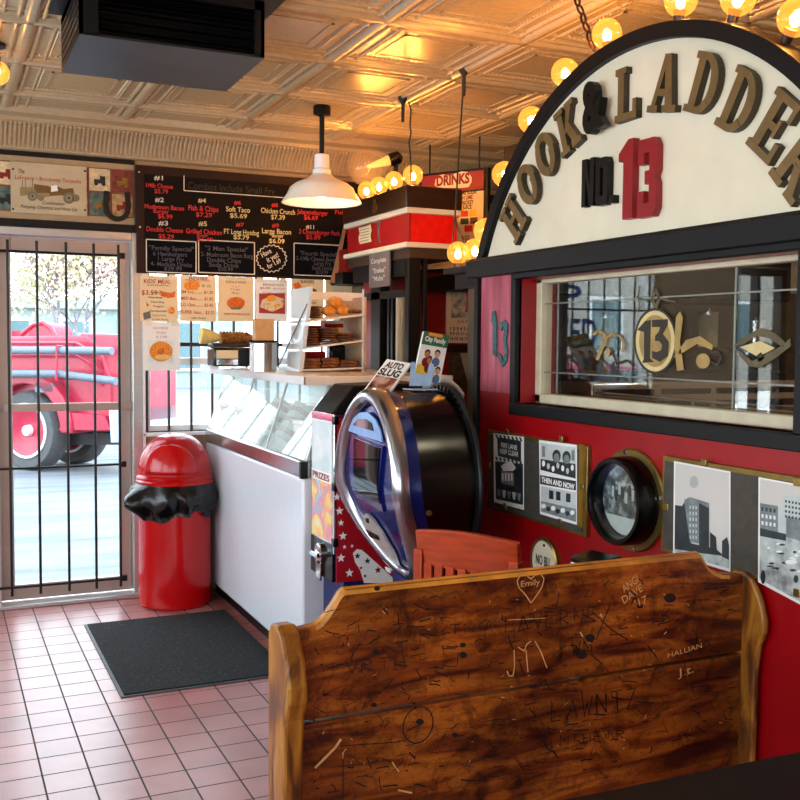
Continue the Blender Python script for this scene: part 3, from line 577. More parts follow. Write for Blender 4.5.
def blk(ch, O, w, h, d, mt, name, label):
    S_ = {'1': [[(.3, 0), (.9, 0), (.9, 1), (.58, 1), (0, .84), (0, .74), (.3, .76)]],
          '3': [[(0, 0), (.84, 0), (1, .1), (1, .42), (.9, .5), (1, .58), (1, .9), (.84, 1), (0, 1), (0, .68), (.34, .68), (.34, .82), (.62, .82), (.62, .59), (.38, .59), (.38, .42), (.62, .42), (.62, .18), (.34, .18), (.34, .34), (0, .34)]],
          'N': [[(0, 0), (.32, 0), (.32, .62), (.66, 0), (1, 0), (1, 1), (.68, 1), (.68, .42), (.36, 1), (0, 1)]],
          'O': [[(0, .12), (.36, .2), (.36, .8), (0, .88)], [(1, .12), (1, .88), (.64, .8), (.64, .2)], [(.14, 0), (.86, 0), (1, .12), (.64, .2), (.36, .2), (0, .12)], [(0, .88), (.36, .8), (.64, .8), (1, .88), (.86, 1), (.14, 1)]], '.': [[(0, 0), (1, 0), (1, 1), (0, 1)]]}[ch]
    mb = MB()
    for kk, P in enumerate(S_): mb.prism([(a * w, b * h) for a, b in P], O, U, Z3, -X3, d + .0006 * kk)
    o = mb.build(name, mt, sg, smooth=0); o['label'] = label
def xy(x, y): return px(x, y, XW - .002)
def cell(ch, x0, x1, yt, yb, mt, nm, lb, d=.024): a, c, t = xy(x0, yb), xy(x1, yb), xy(x0, yt); blk(ch, a, abs(a.y - c.y), t.z - a.z, d, mt, nm, lb)
rn = mat('red numeral paint', '#8e0a16', .4)
cell('1', 623.5, 639.5, 143, 221, rn, 'numeral', 'red carved numeral one'); cell('3', 643, 661.5, 142, 219, rn, 'numeral', 'red carved numeral three')
cell('N', 587, 599, 161, 208, M['black'], 'letter', 'black block letter N'); cell('O', 601, 613, 160, 207, M['black'], 'letter', 'black block letter O'); cell('.', 615, 619, 196, 204, M['black'], 'full_stop', 'black full stop')
# globe bulbs
M['core_dim'] = emis('dim filament', (1, .5, .15), 70)
def bulb(c, axis, label, group, r=.05, core=None):
    t = thing('globe_bulb', label, 'light bulb', c, group); A = V3(axis).normalized()
    MB().ball(c, r, 20).build('globe', M['bulb'], t); MB().ball(V3(c) - A * .008, .014, 10, sc=(1, 1, 1.3)).build('filament', core or M['core'], t)
    MB().lathe([(.014, -.052 - r * .1), (.016, -.045), (.02, -.03)] if 0 else [(.016, -(r + .016)), (.017, -(r - .008)), (.02, -(r - .02))], c, A, 12).build('socket', M['dark_wood'], t)
GB = 'globe bulbs along the arched sign'
for x, y, lb in ((793, 25, 'glowing globe bulb on the sign rim above the letter R'), (735, 10, 'glowing globe bulb on the sign rim above the second letter D'), (680, 8, 'glowing globe bulb on the sign rim above the letter A'), (607, 35, 'glowing globe bulb on the sign rim just right of the chain'), (565, 72, 'glowing globe bulb on the sign rim just left of the chain'), (530, 117, 'glowing globe bulb on the sign rim above the second letter O'), (503, 172, 'glowing globe bulb on the sign rim beside the first letter O'), (483, 228, 'lowest globe bulb on the left rim of the arched sign')):
    XB = XW + .03; p = px(x, y, XB); A = V3((0, p.y - AC.y, p.z - AC.z)).normalized(); bulb(V3((XB, AC.y, AC.z)) + A * (AR + .069), A, lb, GB)
lg = thing('bulb_ledge', 'narrow dark ledge carrying two globe bulbs behind the left foot of the arched sign', 'ledge', (2.13, 3.8, 1.76))
zl = px(466, 267, 2.1).z; B(2.07, 2.16, 3.58, 4.02, zl - .025, zl).build('plank', M['soot'], lg); B(2.13, 2.16, 3.58, 4.02, zl - .09, zl - .025).build('bracket', M['soot'], lg)
for x, lb in ((475, 'glowing globe bulb on the ledge right behind the foot of the arched sign'), (458, 'glowing globe bulb at the far end of the ledge below the drinks sign')):
    d = ray(x, 256); Y = 2.105 * d.y / d.x; bulb(V3((2.105, Y, zl + .068)), Z3, lb, 'globe bulbs on the ledge')
p = pz(-3, 73, 2.6); bulb(p, -Z3, 'lone globe bulb under the ceiling at the left edge of the picture', 'globe bulbs under the ceiling', core=M['core_dim'])
lh = bpy.data.objects  # socket rod of the lone bulb
t = thing('bulb_hanger', 'dark rod holding the lone globe bulb under the ceiling', 'rod', (p.x, p.y, p.z + .066)); MB().tube([(p.x, p.y, p.z + .066), (p.x, p.y, ZC)], .012, 8).build('rod', M['wire'], t); MB().lathe([(.035, ZC - .015), (.035, ZC)], (p.x, p.y, 0), n=16).build('rose', M['wire'], t)

# ------------------------------------------------------------------ back wall decor
def on_plane(Y): return lambda x, y: py(x, y, Y)
def tpx(mb, s, x0, y0, x1, cap, Y, mt, bold=.0, shear=0):    # lettering whose baseline starts at a pixel, laid flat on the plane Y
    a, c, t = py(x0, y0, Y), py(x1, y0, Y), py(x0, y0 - cap, Y); return mb.text(s, a, X3, Z3, c.x - a.x, t.z - a.z, mt=mt, bold=bold, shear=shear)
def rect(x0, y0, x1, y1, Y): a, c = py(x0, y1, Y), py(x1, y0, Y); return a.x, c.x, a.z, c.z
# mural strip with the tin fire-engine sign and a horseshoe
YB = YW - .012
st = thing('picture_strip', 'long strip of small vintage fire engine pictures above the door', 'picture strip', (.5, YB, 2.2))
x0, x1, z0, z1 = -.6, 1.035, py(60, 214, YB).z, py(60, 165, YB).z; zm_ = (z0 + z1) / 2; hq = (z1 - z0) / 4
B(x0, x1, YB - .008, YB + .004, z0, z1).build('backing', mat('faded maroon border', '#7c4636', .6), st)
pm = [mat('picture sepia', '#a98b5e', .6, var=.5, scale=40), mat('picture maroon', '#6d2a1e', .6, var=.6, scale=40), mat('picture teal', '#4c5f58', .6, var=.6, scale=40), mat('picture cream', '#c9b48c', .6, var=.3, scale=40)]
k = 0
for cx in xs(-.52, .97, 13):
    for zz in (zm_ - hq, zm_ + hq):
        B(cx - .057, cx + .057, YB - .0105, YB - .008, zz - hq + .006, zz + hq - .006).build('picture', pm[k % 4], st); k += 1
        mb = MB()
        mb.box(cx - .032, cx + .03, YB - .012, YB - .0105, zz - .02, zz + .002); mb.box(cx + .0, cx + .03, YB - .012, YB - .0105, zz + .002, zz + .022)
        for dx in (-.02, .02): mb.lathe([(.011, 0), (.011, .002)], (cx + dx, YB - .011, zz - .022), -Y3, 10)
        mb.build('printed_engine', [M['ink'], M['red_matt'], M['brass']][k % 3], st)
YS = YB - .022
ts = thing('tin_sign', 'cream tin sign picturing an old olive fire engine above the door', 'sign', (.5, YS, 2.2)); a = rect(11, 167, 86.5, 212, YS)
B(a[0], a[1], YS, YS + .006, a[2], a[3]).build('plate', mat('aged cream tin', '#bbaa8a', .5, var=.08, scale=10), ts)
mb = MB(); YL = YS - .0012
for s, u0, yb, u1, cap, mm, sh in (('The', 17, 173, 24, 4.5, M['ink'], .3), ('LaFrance - Brockway Torpedo', 15, 179, 81, 4.2, M['ink_red'], 0), ('Combination', 42, 204.2, 64, 3.6, M['ink'], .3), ('Pumping, Chemical and Hose Car', 20.5, 207.8, 77.5, 3.4, M['ink'], .3)): tpx(mb, s, u0, yb, u1, cap, YL, mm, 0, sh)
mb.build('lettering', M['ink'], ts, smooth=0)
mb = MB(); ol, ob = mat('olive print', '#8c7a4c', .6, var=.2), mat('umber print', '#6b4a22', .6, var=.2)
def pp(pts, mm, dy=0): P = [py(x, y, YL - dy) for x, y in pts]; mb.add(P, [list(range(len(P)))], mm)
pp([(20, 187), (35, 187), (38, 192), (64, 191), (72, 189), (76, 196), (66, 198), (60, 194), (38, 199), (28, 195), (20, 196)], ol); pp([(34, 184), (49, 186), (49, 193), (37, 193), (34, 188)], ob, .0003); pp([(48, 187), (56, 186), (64, 189), (73, 188), (74, 193), (64, 195), (50, 196)], ob, .0004); pp([(51, 186), (57, 185), (58, 191), (51, 192)], M['paper'], .0006)
for cx, cy, r in ((32.5, 196, 5), (69, 198, 5.8), (41, 198, 3), (76, 198, 3.6)): pp(ell(cx, cy, r, r), M['ink_grey'], .0007); pp(ell(cx, cy, r * .6, r * .6), ol, .0009); pp(ell(cx, cy, r * .2, r * .2), M['ink'], .0011)
for x in (22, 25, 32): pp([(x, 180), (x + .8, 180), (x + .8, 187), (x, 187)], M['ink_grey'], .0002)
mb.build('printed_engine', ol, ts, smooth=0)
for x, y in ((13, 169), (85, 171), (13, 209), (85, 210)): MB().lathe([(.006, 0), (.004, .004)], py(x, y, YS), -Y3, 8).build('screw', M['iron'], ts)
c = py(117, 205, YB - .0202); pth = [c + V3((-.066 * math.cos(t) * (1.0 if abs(t - PI / 2) < 1 else .96), 0, -.08 * math.sin(t) + (.0))) for t in xs(0, PI, 17)]
pth = [c + V3((-.056, 0, .075))] + pth + [c + V3((.056, 0, .075))]
hs = MB(); N_ = []
for i, p in enumerate(pth):
    t = (pth[min(i + 1, len(pth) - 1)] - pth[max(i - 1, 0)]).normalized(); w = t.cross(Y3) * .014; N_.append([p + w - Y3 * .008, p - w - Y3 * .008, p - w + Y3 * .008, p + w + Y3 * .008])
tag(hs.loft(N_).build('horseshoe', M['iron'], bevel=.002), 'black iron horseshoe hung beside the tin fire engine sign', 'horseshoe')
# menu chalkboard
YC = YW - .05
cb = thing('menu_chalkboard', 'big dark chalkboard menu with red and white prices above the counter window', 'menu board', (1.7, YC, 1.9))
zt, zb_ = 2.505, py(140, 273, YC).z; xL, xR = py(136.5, 220, YC).x, 2.40
B(xL, xR, YC, YC + .03, zb_, zt).build('board', mat('dark brown board', '#240e0a', .5, var=.2, scale=4, spec=.25), cb, bevel=.002)
B(xL + .045, xR - .045, YC - .003, YC, zb_ + .012, zt - .05).build('chalk_surface', M['chalk'], cb)
YL = YC - .0045; cr, cw_, cy_, cg, cd_ = M['ch_red'], M['ch_white'], M['ch_yel'], M['ch_grey'], M['ch_dim']
LINES = [('#1', 154, 179.6, 163, 4.4, cw_), ('1/4lb Cheese', 146, 187, 173, 4.4, cr), ('$5.79', 154.5, 193, 168, 4.4, cr), ('#2', 155, 201.6, 164, 4.4, cw_), ('Mushroom Bacon', 144.5, 208.2, 184, 4.6, cr), ('Burger', 153.5, 212.8, 169, 4, cr), ('$6.99', 158, 218.2, 172.5, 4.4, cr),
 ('#3', 158.5, 225, 168, 4.6, cw_), ('Double Cheese', 146.5, 231, 183, 4.8, cr), ('$5.29', 158.5, 238.2, 174, 4.4, cr), ('#4', 198, 202.3, 206, 4.4, cy_), ('Fish & Chips', 188.5, 210.2, 218.5, 5.4, cr), ('$7.29', 196, 216.4, 212, 4.4, cr), ('#5', 198.5, 225.6, 207, 4.6, cy_), ('Grilled Chicken', 186, 233.2, 222, 5, cr), ('Burger', 197, 236.6, 208, 3.2, cr), ('$6.49', 197, 241, 213, 4, cr),
 ('#6', 234, 204.4, 241, 4, cr), ('Soft Taco', 226, 211.2, 250, 5, cy_), ('$5.69', 230, 217.4, 247, 4.4, cy_), ('#7', 236, 226.4, 244, 4, cr), ('FT Long Hotdog', 224, 233.6, 259, 5, cy_), ('$5.79', 233.5, 239, 249, 4.4, cy_), ('#8', 271.5, 206.8, 278, 4, cr), ('Chicken Crunch', 261, 212.6, 295, 5, cy_), ('$7.39', 271, 219, 285, 4.6, cy_),
 ('#9', 272, 227.2, 279, 4, cr), ('Large Bacon', 262, 233, 291, 5, cy_), ('Burger', 272, 237.2, 283.5, 3.8, cy_), ('$6.09', 269, 242.8, 284.5, 4.4, cy_), ('Jalapenoburger', 297, 213.6, 328, 4.6, cr), ('$6.69', 304, 219.4, 318, 4.6, cr), ('#11', 306, 228.6, 314, 4, cw_), ('2 Cheeseburger Pack', 299, 233.4, 340, 4.6, cr), ('$5.89', 306, 239, 320.5, 4.6, cr), ('#10', 310, 207, 319, 4, cw_),
 ('Fish C', 335, 214, 351, 4, cr), ('#14', 346, 228.6, 352, 3.6, cw_), ('Morning', 346, 233.8, 360, 4, cr), ('Burger', 347, 237.6, 358, 3.6, cr), ('6.69', 347, 242, 356, 4, cr),
 ('Combos Include Small Fry', 188, 188.5, 275, 7, cd_),
 ('"Family Special"', 149, 249.5, 194, 4.4, cg), ('6 Hamburgers', 153, 255.4, 187, 4.4, cg), ('1 Large Fry', 158, 260.6, 184, 4.4, cg), ('4- Medium Drinks', 150.5, 265.6, 192, 4.4, cg), ('$29.99', 164, 270.2, 182, 3.6, cg),
 ('"2 Man Special"', 205, 250, 248, 4.4, cg), ('2- Mushroom Bacon Burg', 201, 256, 253, 4.4, cg), ('Double Chips', 207, 261.6, 241, 4.4, cg), ('Soda Drink', 209, 266.6, 239, 4.4, cg), ('$20.99', 218, 270.6, 233, 3.4, cg),
 ('"Fourth Special"', 300, 255, 338, 4.2, cg), ('2-1/4lb Cheese Burger', 296, 260, 339, 4, cg), ('Large Fry', 314, 265, 331, 4, cg), ('Soda Drink', 312, 269.6, 333, 4, cg), ('$10.99', 316, 273.6, 328, 3.4, cg)]
mb = MB()
for s, u0, yb, u1, cap, mm in LINES: tpx(mb, s, u0, yb, u1, cap, YL - .001, mm, .012)
for s, u0, yb, cap, w in (('Have', 262.5, 257.5, 5, 11), ('it yet!', 268, 262.5, 5, 13), ('for 1.69', 268.5, 269, 4.4, 15)):
    a_ = py(u0, yb, YL); ru = V3((math.cos(.5), 0, math.sin(.5))); rv = V3((-math.sin(.5), 0, math.cos(.5))); mb.text(s, a_, ru, rv, w * .0062, cap * .0062, mt=cw_, bold=.012)
def frame_px(x0, y0, x1, y1, mm, w=.006): a, c = py(x0, y1, YL), py(x1, y0, YL); P = [V3((a.x, YL, a.z)), V3((c.x, YL, a.z)), V3((c.x, YL, c.z)), V3((a.x, YL, c.z)), V3((a.x, YL, a.z))]; mb.poly(P, w, Y3, mm)
frame_px(146.5, 241.8, 196, 271.6, cw_); frame_px(198.7, 242.6, 254.5, 272.3, cw_); frame_px(294, 245.5, 341, 274.8, cw_)
a, b2, c = py(184, 175.5, YL), py(184, 190.5, YL), py(345, 198, YL); mb.poly([a, b2, V3((c.x, YL, b2.z))], .005, Y3, cw_)
P = []
for k in range(41): t = 2 * PI * k / 40; r = 1 if k % 2 else .88; P.append(py(271.5 + 15.6 * r * math.cos(t), 258.5 + 14 * r * math.sin(t), YL))
mb.poly(P, .005, Y3, cw_); mb.build('chalk_lettering', cw_, cb, smooth=0)
for r in ((146.5, 241.8, 196, 271.6), (198.7, 242.6, 254.5, 272.3), (294, 245.5, 341, 274.8)): x0, x1, z0, z1 = rect(*r, YC - .003); B(x0, x1, YC - .0038, YC - .003, z0, z1).build('slate_panel', M['chalkblue'], cb)
for x, y in ((139, 172), (140, 227)): MB().lathe([(.006, 0), (.004, .004)], py(x, y, YC), -Y3, 8).build('screw', M['alu'], cb)
# taped menus
YF = YW - .035
food = ramp_mat('printed food', [(.3, '#a8300c'), (.45, '#e07818'), (.6, '#c43a10'), (.75, '#f0b858')], 60, .6); food2 = ramp_mat('printed chips', [(.3, '#d06a10'), (.5, '#f09a30'), (.7, '#c43a10')], 70, .6); food3 = ramp_mat('printed breakfast', [(.3, '#b8342a'), (.5, '#e8d8b8'), (.62, '#f0b030'), (.75, '#8a4a28')], 26, .6)
def flyer(r, label, sheet, lines, pics=(), extra=None, Y=YF):
    x0, x1, z0, z1 = rect(*r, Y); t = thing('menu_flyer', label, 'flyer', ((x0 + x1) / 2, Y, z0)); B(x0, x1, Y, Y + .002, z0, z1).build('sheet', sheet, t, smooth=0)
    global mb; mb = MB()
    for s, u0, yb, u1, cap, mm in lines: tpx(mb, s, u0, yb, u1, cap, Y - .001, mm, .012)
    if lines: mb.build('lettering', M['ink'], t, smooth=0)
    for kk, (pts, mm) in enumerate(pics):
        q2 = MB(); P = [py(x, y, Y - .0012 - .0006 * kk) for x, y in pts]; q2.add(P, [list(range(len(P)))], mm); q2.build('printed_picture', mm, t, smooth=0)
    for cx in (x0 + .03, x1 - .03): B(cx - .02, cx + .02, Y - .0012, Y, z1 - .02, z1 + .012).build('tape', mat('clear tape', '#e8d9bd', .3), t, smooth=0)
IR, IK, IG, IP = M['ink_red'], M['ink'], M['ink_grey'], M['ink_pink']
flyer((140, 276.5, 177.5, 321), "buff kids' meal flyer taped leftmost under the chalkboard", M['buff'], [("KIDS' MEAL", 144, 283, 171, 4, IR), ('served with small fries', 147, 285.6, 169, 1.8, IG), ('$3.59', 141.5, 294.6, 157.5, 4.6, IR), ('Hamburger', 150, 293.4, 162, 1.8, IG), ('Cheese Burger', 148, 298, 163, 1.8, IK), ('Corn Dog', 151, 302.6, 164, 1.8, IK), ('Nuggets', 153, 307, 164, 1.8, IG), ('Grilled Cheese Sandwich', 149, 311.6, 167, 1.8, IK), ('Choice of Juice', 152, 316, 166, 1.8, IG), ('or Soft Drink', 152, 320, 168, 1.8, IR)],
      [([(159, 290), (164, 292), (171, 293), (175, 291), (175, 297), (168, 298), (161, 296)], food), (ell(171.5, 310.5, 3.4, 3.6), food2), ([(143, 313), (150, 311), (151, 318), (144, 320)], IG), ([(146, 302), (149, 305), (147, 307)], food)])
flyer((180.5, 276.5, 216, 321), 'buff french fries price flyer with a basket of fries, second under the chalkboard', M['buff'], [('FRENCH FRIES', 185, 280.6, 209, 4, IR), ('$1.25..', 202, 287, 212, 2.6, IG), ('SM 5oz.......... $1.25', 181, 293, 213, 2.8, IR), ('MED 8oz......... $1.85', 181, 299.6, 213, 3, IR), ('LG 12oz......... $2.45', 181, 306, 213, 3, IR), ('SUPER 16oz.... $3.25', 181, 313.6, 214, 3.4, IR), ('with cheese', 191, 318.6, 206, 1.8, IK)], [([(184, 284), (187, 281.5), (193, 281), (199, 282), (200, 286), (197, 290), (187, 290), (184, 287)], food2)])
flyer((218, 277.5, 253.5, 321), 'buff flyer with a bowl of red wings, third under the chalkboard', M['buff'], [('BUFFALO WINGS', 226, 283, 246, 2.4, IG), ('6 pc', 232, 287, 239, 1.8, IP), ('12 pc', 231, 290, 240, 1.8, IR), ('18 pc', 232, 293.6, 239, 1.8, IG), ('SERVED WITH FRIES AND DIP', 224, 315, 250, 2.2, IR)], [(ell(236, 303, 9, 6), food), ([(229, 307), (243, 307), (240, 309.5), (232, 309.5)], IG)])
flyer((255.5, 280, 287.5, 321), 'white breakfast flyer with a photo of a fried egg plate, fourth under the chalkboard', M['paper'], [('BREAKFAST PLATE', 263, 285.5, 284, 2, IG), ('$5.99', 260, 289, 270, 2.2, IR), ('eggs and bacon', 273, 289, 285, 1.8, IP), ('with toast', 262, 293, 271, 1.8, IP)], [([(259, 293.5), (285, 293), (285, 314), (259, 313)], mat('photo red cloth', '#a83230', .6)), ([(262, 300), (272, 295), (284, 299), (283, 307), (272, 312), (260, 307)], food3), (ell(271, 298.5, 4.5, 3.2), mat('egg yolk print', '#f0a020', .5))])
flyer((291, 279, 323, 318), 'buff flyer with a burger picture behind the acrylic screen', M['buff'], [('BURGERS', 301, 283, 314, 2.8, IK), ('all with fries', 303, 300, 318, 1.8, IG), ('$4.99', 304, 304, 316, 2.4, IG)], [(ell(311, 292, 6, 4), mat('burger print', '#6a3a1c', .6, var=.5, scale=40)), ([(293, 284), (299, 282), (302, 287), (296, 290)], food)])
flyer((325, 279, 352, 318), 'buff flyer rightmost under the chalkboard beside the ticket booth', M['buff'], [('COMBOS', 329, 284, 345, 2.8, IR)], [], Y=YW - .004)
flyer((143.5, 322.5, 180, 370.5), "white flyer with a big orange dish below the kids' meal flyer", M['paper'], [('WHOLE PORK RIBS', 153, 329, 168, 2, IP), ('WITH SAUCE', 156, 333.6, 166, 2, IP), ('$ 7.99', 156, 338, 167, 2.2, IP)], [([(148, 340), (173, 341), (173, 363), (148, 363)], mat('pale print', '#dfe3e0', .6)), (ell(161, 351.5, 11.5, 10), food2), (ell(161, 351.5, 3.5, 3), food), (ell(163, 357, 8, 2.6), mat('print yellow', '#e8c070', .6))], Y=YF - .004)

# ------------------------------------------------------------------ bin and mat
bx, by, rb = 1.214, 5.675, .203
tb = thing('trash_can', 'red dome-topped trash can with a black bag spilling over its rim', 'trash can', (bx, by, 0))
MB().lathe([(rb - .012, 0), (rb, .012), (rb + .001, .05), (rb, .68), (rb - .004, .70), (rb - .015, .70)], (bx, by, .001), n=48).build('can_body', M['red_plastic'], tb)
zr_ = py(178, 479, by).z
LIDZ = zr_ + .01
MB().lathe([(rb + .012, LIDZ - .03), (rb + .016, LIDZ - .022), (rb + .016, LIDZ - .008), (rb + .008, LIDZ), (rb + .012, LIDZ + .012), (rb + .008, LIDZ + .02), (rb + .002, LIDZ + .028)] + [((rb + .002) * math.cos(t) ** .8, LIDZ + .028 + .225 * math.sin(t)) for t in xs(0, PI / 2 - .02, 14)], (bx, by, 0), n=48).build('dome_lid', M['red_plastic'], tb)
fa = math.atan2(-by - .0, -bx - .25) - .12; loops = []       # push flap : raised arched patch on the dome facing the door
for j in range(11):
    s_ = j / 10; row = []
    for i in range(13):
        u_ = (i / 12 - .5) * 2; wdt = .78 * math.sqrt(max(0, 1 - s_ ** 2.6)); t = .03 + s_ * .86
        az = fa + u_ * max(.02, wdt); rr = (rb + .002) * math.cos(t) ** .8 + .014; row.append(V3((bx + rr * math.cos(az), by + rr * math.sin(az), LIDZ + .03 + .225 * math.sin(t) + .003)))
    loops.append(row)
o = MB().loft(loops, closed=False, caps=False).build('push_flap', M['red_plastic'], tb); sm = o.modifiers.new('thickness', 'SOLIDIFY'); sm.thickness = .008; sm.offset = -1
loops = []; rnd = random.Random(5); NA = 72
ph = [rnd.uniform(0, 6.3) for _ in range(8)]
for j in range(13):
    s_ = j / 12; row = []
    for i in range(NA):
        t = 2 * PI * i / NA; dl_ = (t - fa + PI) % (2 * PI) - PI
        ln = .145 + .035 * math.sin(2 * t + ph[0]) + .022 * math.sin(5 * t + ph[1]) + .012 * math.sin(11 * t + ph[2]) + .10 * math.exp(-((dl_ + .42) / .33) ** 2) + .03 * math.exp(-((dl_ + .75) / .2) ** 2)
        fold = .014 * math.sin(9 * t + 3 * s_ + ph[3]) + .01 * math.sin(17 * t + ph[4] - 4 * s_) + .006 * math.sin(29 * t + ph[5] + 7 * s_)
        rr = rb + .014 + (.03 * math.sin(PI * min(1, s_ * 1.2)) + fold * s_ ** .6) + .085 * math.sin(PI * min(1, s_ * .8)) * math.exp(-((dl_ + .78) / .26) ** 2)
        rr = max(rr, rb + .006); row.append(V3((bx + rr * math.cos(t), by + rr * math.sin(t), LIDZ - .02 - ln * s_ - .03 * s_ * (1 - s_))))
    loops.append(row)
for row in loops:
    for p in row:
        p.x = min(p.x, 1.434); p.y = min(p.y, YW - .035)
MB().loft(loops, True, False).build('bin_bag', M['liner'], tb, smooth=60)
fm = thing('floor_mat', 'dark charcoal carpet floor mat with a grey rubber edge in front of the white freezer', 'mat', (1.06, 4.8, 0))
MB().box(.672, 1.42, 4.215, 5.39, .001, .006).build('rubber_edge', mat('mat rubber edge', '#4b4d50', .6), fm, bevel=.002)
mc = ramp_mat('charcoal carpet', [(.38, '#040405'), (.52, '#101012'), (.62, '#1c1c1f'), (.7, '#56534e')], 130, .95, bump=1)
MB().box(.688, 1.42, 4.231, 5.375, .006, .011).build('carpet', mc, fm)

# ------------------------------------------------------------------ ice cream cabinet with its counter top
FX, FY0, FY1 = 1.44, 4.12, 5.87; FB = 2.15
zt_ = px(301, 478, FX).z; zq = px(300, 460, FX).z; zsl = px(304, 386, FX).z; zsh = px(304, 376.5, FX).z
fz = thing('ice_cream_freezer', 'white ice cream dipping freezer with slanted glass top and steel band', 'freezer', (1.8, 5.0, 0))
B(FX, FB, FY0, FY1, .085, zt_).build('cabinet', mat('white laminate', '#d9dae2', .22, var=.02), fz, bevel=.012)
B(FX + .05, FB - .02, FY0 + .04, FY1 - .04, .0, .085).build('plinth', M['black'], fz)
B(FX - .004, FB, FY0 - .004, FY1, zt_, zq).build('steel_band', M['steel'], fz, bevel=.01)
B(FX + .012, FX + .02, FY0 + .0, FY1, .085, .1).build('kick_strip', M['alu'], fz)
B(FX - .012, FX + .02, FY0 - .012, FY0 + .012, zt_ + .0, zq - .004).build('corner_cap', M['soot'], fz)
XT = FX + .125                                       # top edge of the slanted front glass
for k in range(3):
    y0 = FY0 + .02 + k * (FY1 - FY0 - .04) / 3; y1 = y0 + (FY1 - FY0 - .04) / 3 - .012
    MB().prism([(FX + .012, zq), (XT, zsl), (XT + .006, zsl), (FX + .018, zq)], (0, y0, 0), X3, Z3, Y3, y1 - y0).build('front_pane', M['freezer_glass'], fz)
    MB().prism([(FX + .010, zq), (XT - .002, zsl), (XT + .008, zsl), (FX + .02, zq)], (0, y1, 0), X3, Z3, Y3, .012).build('glass_bar', M['alu'], fz)
MB().prism([(FX + .02, zq), (XT + .006, zsl), (FB - .05, zsl), (FB - .05, zq)], (0, FY0 + .004, 0), X3, Z3, Y3, .006).build('end_pane', M['freezer_glass'], fz)
MB().prism([(FX + .016, zq), (FX + .05, zq), (XT + .03, zsl), (XT + .0, zsl)], (0, FY0 - .002, 0), X3, Z3, Y3, .012).build('end_frame', M['alu'], fz)
mb = MB(); mb.box(FB - .06, FB, FY0, FY1, zq, zsl); mb.build('back_panel', M['white'], fz)
for y in (FY0 + .45, FY1 - .3): MB().box(1.72, 1.745, y, y + .03, zq, zsl).build('support_post', M['steel'], fz)
B(FX + .03, FB - .06, FY0 + .02, FY1 - .02, zq - .02, zq + .004).build('well_lid', M['white'], fz)
tubs = ['ice_cream_tub']; n = 0
for r in range(2):
    for k in range(5):
        cx, cy = 1.6 + .3 * r, FY0 + .25 + .33 * k; red_ = (r == 0 and k in (1, 2))
        t = thing('ice_cream_tub', ['white ice cream tub in the front row of the freezer', 'white ice cream tub in the back row of the freezer', 'red and white ice cream carton tilted in the freezer'][2 if red_ else r], 'tub', (cx, cy, zq + .005), ['white tubs in the front row of the freezer', 'white tubs in the back row of the freezer', 'red and white cartons in the freezer'][2 if red_ else r]); n += 1
        if red_:
            d_ = V3((.55, 0, .83)).normalized(); w_ = V3((.83, 0, -.55)); c0 = V3((cx, cy, zq + .12)); MB().obox(c0, Y3, d_, w_, .11, .2, .08).build('carton', M['white'], t)
            for s_ in (-.06, 0, .06): MB().obox(c0 + d_ * s_, Y3, d_, w_, .113, .026, .083).build('red_stripe', M['red_plastic'], t)
        else: MB().lathe([(.1, 0), (.115, .13), (.12, .135), (.12, .155), (.0, .158)], (cx, cy, zq + .006), n=24).build('tub', M['white'], t)
ZK = zsh
ct = thing('counter_top', 'pale laminate counter top resting over the slanted freezer glass', 'counter', (1.8, 5, zsl))
MB().box(FX + .012, FB + .03, FY0 + .0, FY1 - .0, zsl + .001, ZK).build('slab', mat('pale counter laminate', '#e3d8c8', .3, var=.04), ct, bevel=.004)
B(FX + .004, FX + .012, FY0, FY1, zsl + .004, ZK - .003).build('edge_strip', M['alu'], ct)
# things on the counter
def at(x, Y): d = ray(x, 345); return Y * d.x / d.y
ZK += .001
Yd = 5.35; xa, xb = at(214, Yd), at(252, Yd)
dp = thing('napkin_dispenser', 'black and cream napkin dispenser on the counter under the waffle cones', 'dispenser', ((xa + xb) / 2, Yd, ZK)); h = .115
B(xa, xb, Yd, Yd + .16, ZK + .012, ZK + h).build('case', M['gloss_black'], dp, bevel=.012); B(xa + .012, xa + (xb - xa) * .62, Yd - .006, Yd, ZK + .055, ZK + .1).build('cream_panel', M['buff'], dp); B(xa + .012, xa + (xb - xa) * .62, Yd - .006, Yd, ZK + .02, ZK + .05).build('chrome_panel', M['chrome'], dp)
for a in (xa + .02, xb - .03): B(a, a + .012, Yd + .02, Yd + .14, ZK, ZK + .012).build('foot', M['chrome'], dp)
zc = ZK + h + .001; cone_m = ramp_mat('waffle cone', [(.35, '#7a4a20'), (.5, '#b07a3c'), (.7, '#caa060')], 70, .7)
cn = thing('waffle_cone_tray', 'dark tray holding nested waffle cones on top of the napkin dispenser', 'tray', ((xa + xb) / 2, Yd + .07, zc)); B(xa - .0, xb + .01, Yd + .01, Yd + .14, zc, zc + .02).build('tray', M['dark_wood'], cn, bevel=.005)
for k in range(9): x = xa + .06 + .018 * k; MB().lathe([(.012, -.05), (.036, .0), (.04, .004), (.03, .0)], (x, Yd + .075, zc + .05), -X3, 14).build('waffle_cone', cone_m, cn)
MB().lathe([(.005, -.055), (.02, -.03), (.04, .03), (.045, .07), (.03, .068)], (xa + .015, Yd + .075, zc + .055), -X3 + Z3 * .1, 16).build('cone_wrapper', mat('pale yellow wrapper', '#e6cf7c', .6), cn)
Yp = 4.85; x0, x1 = at(250, Yp), at(276, Yp); cx, r = (x0 + x1) / 2, (x1 - x0) / 2
pt = thing('steel_canister', 'brushed steel canister on the counter stuffed with kraft paper bags', 'canister', (cx, Yp, ZK)); hz_ = py(263, 341, Yp).z
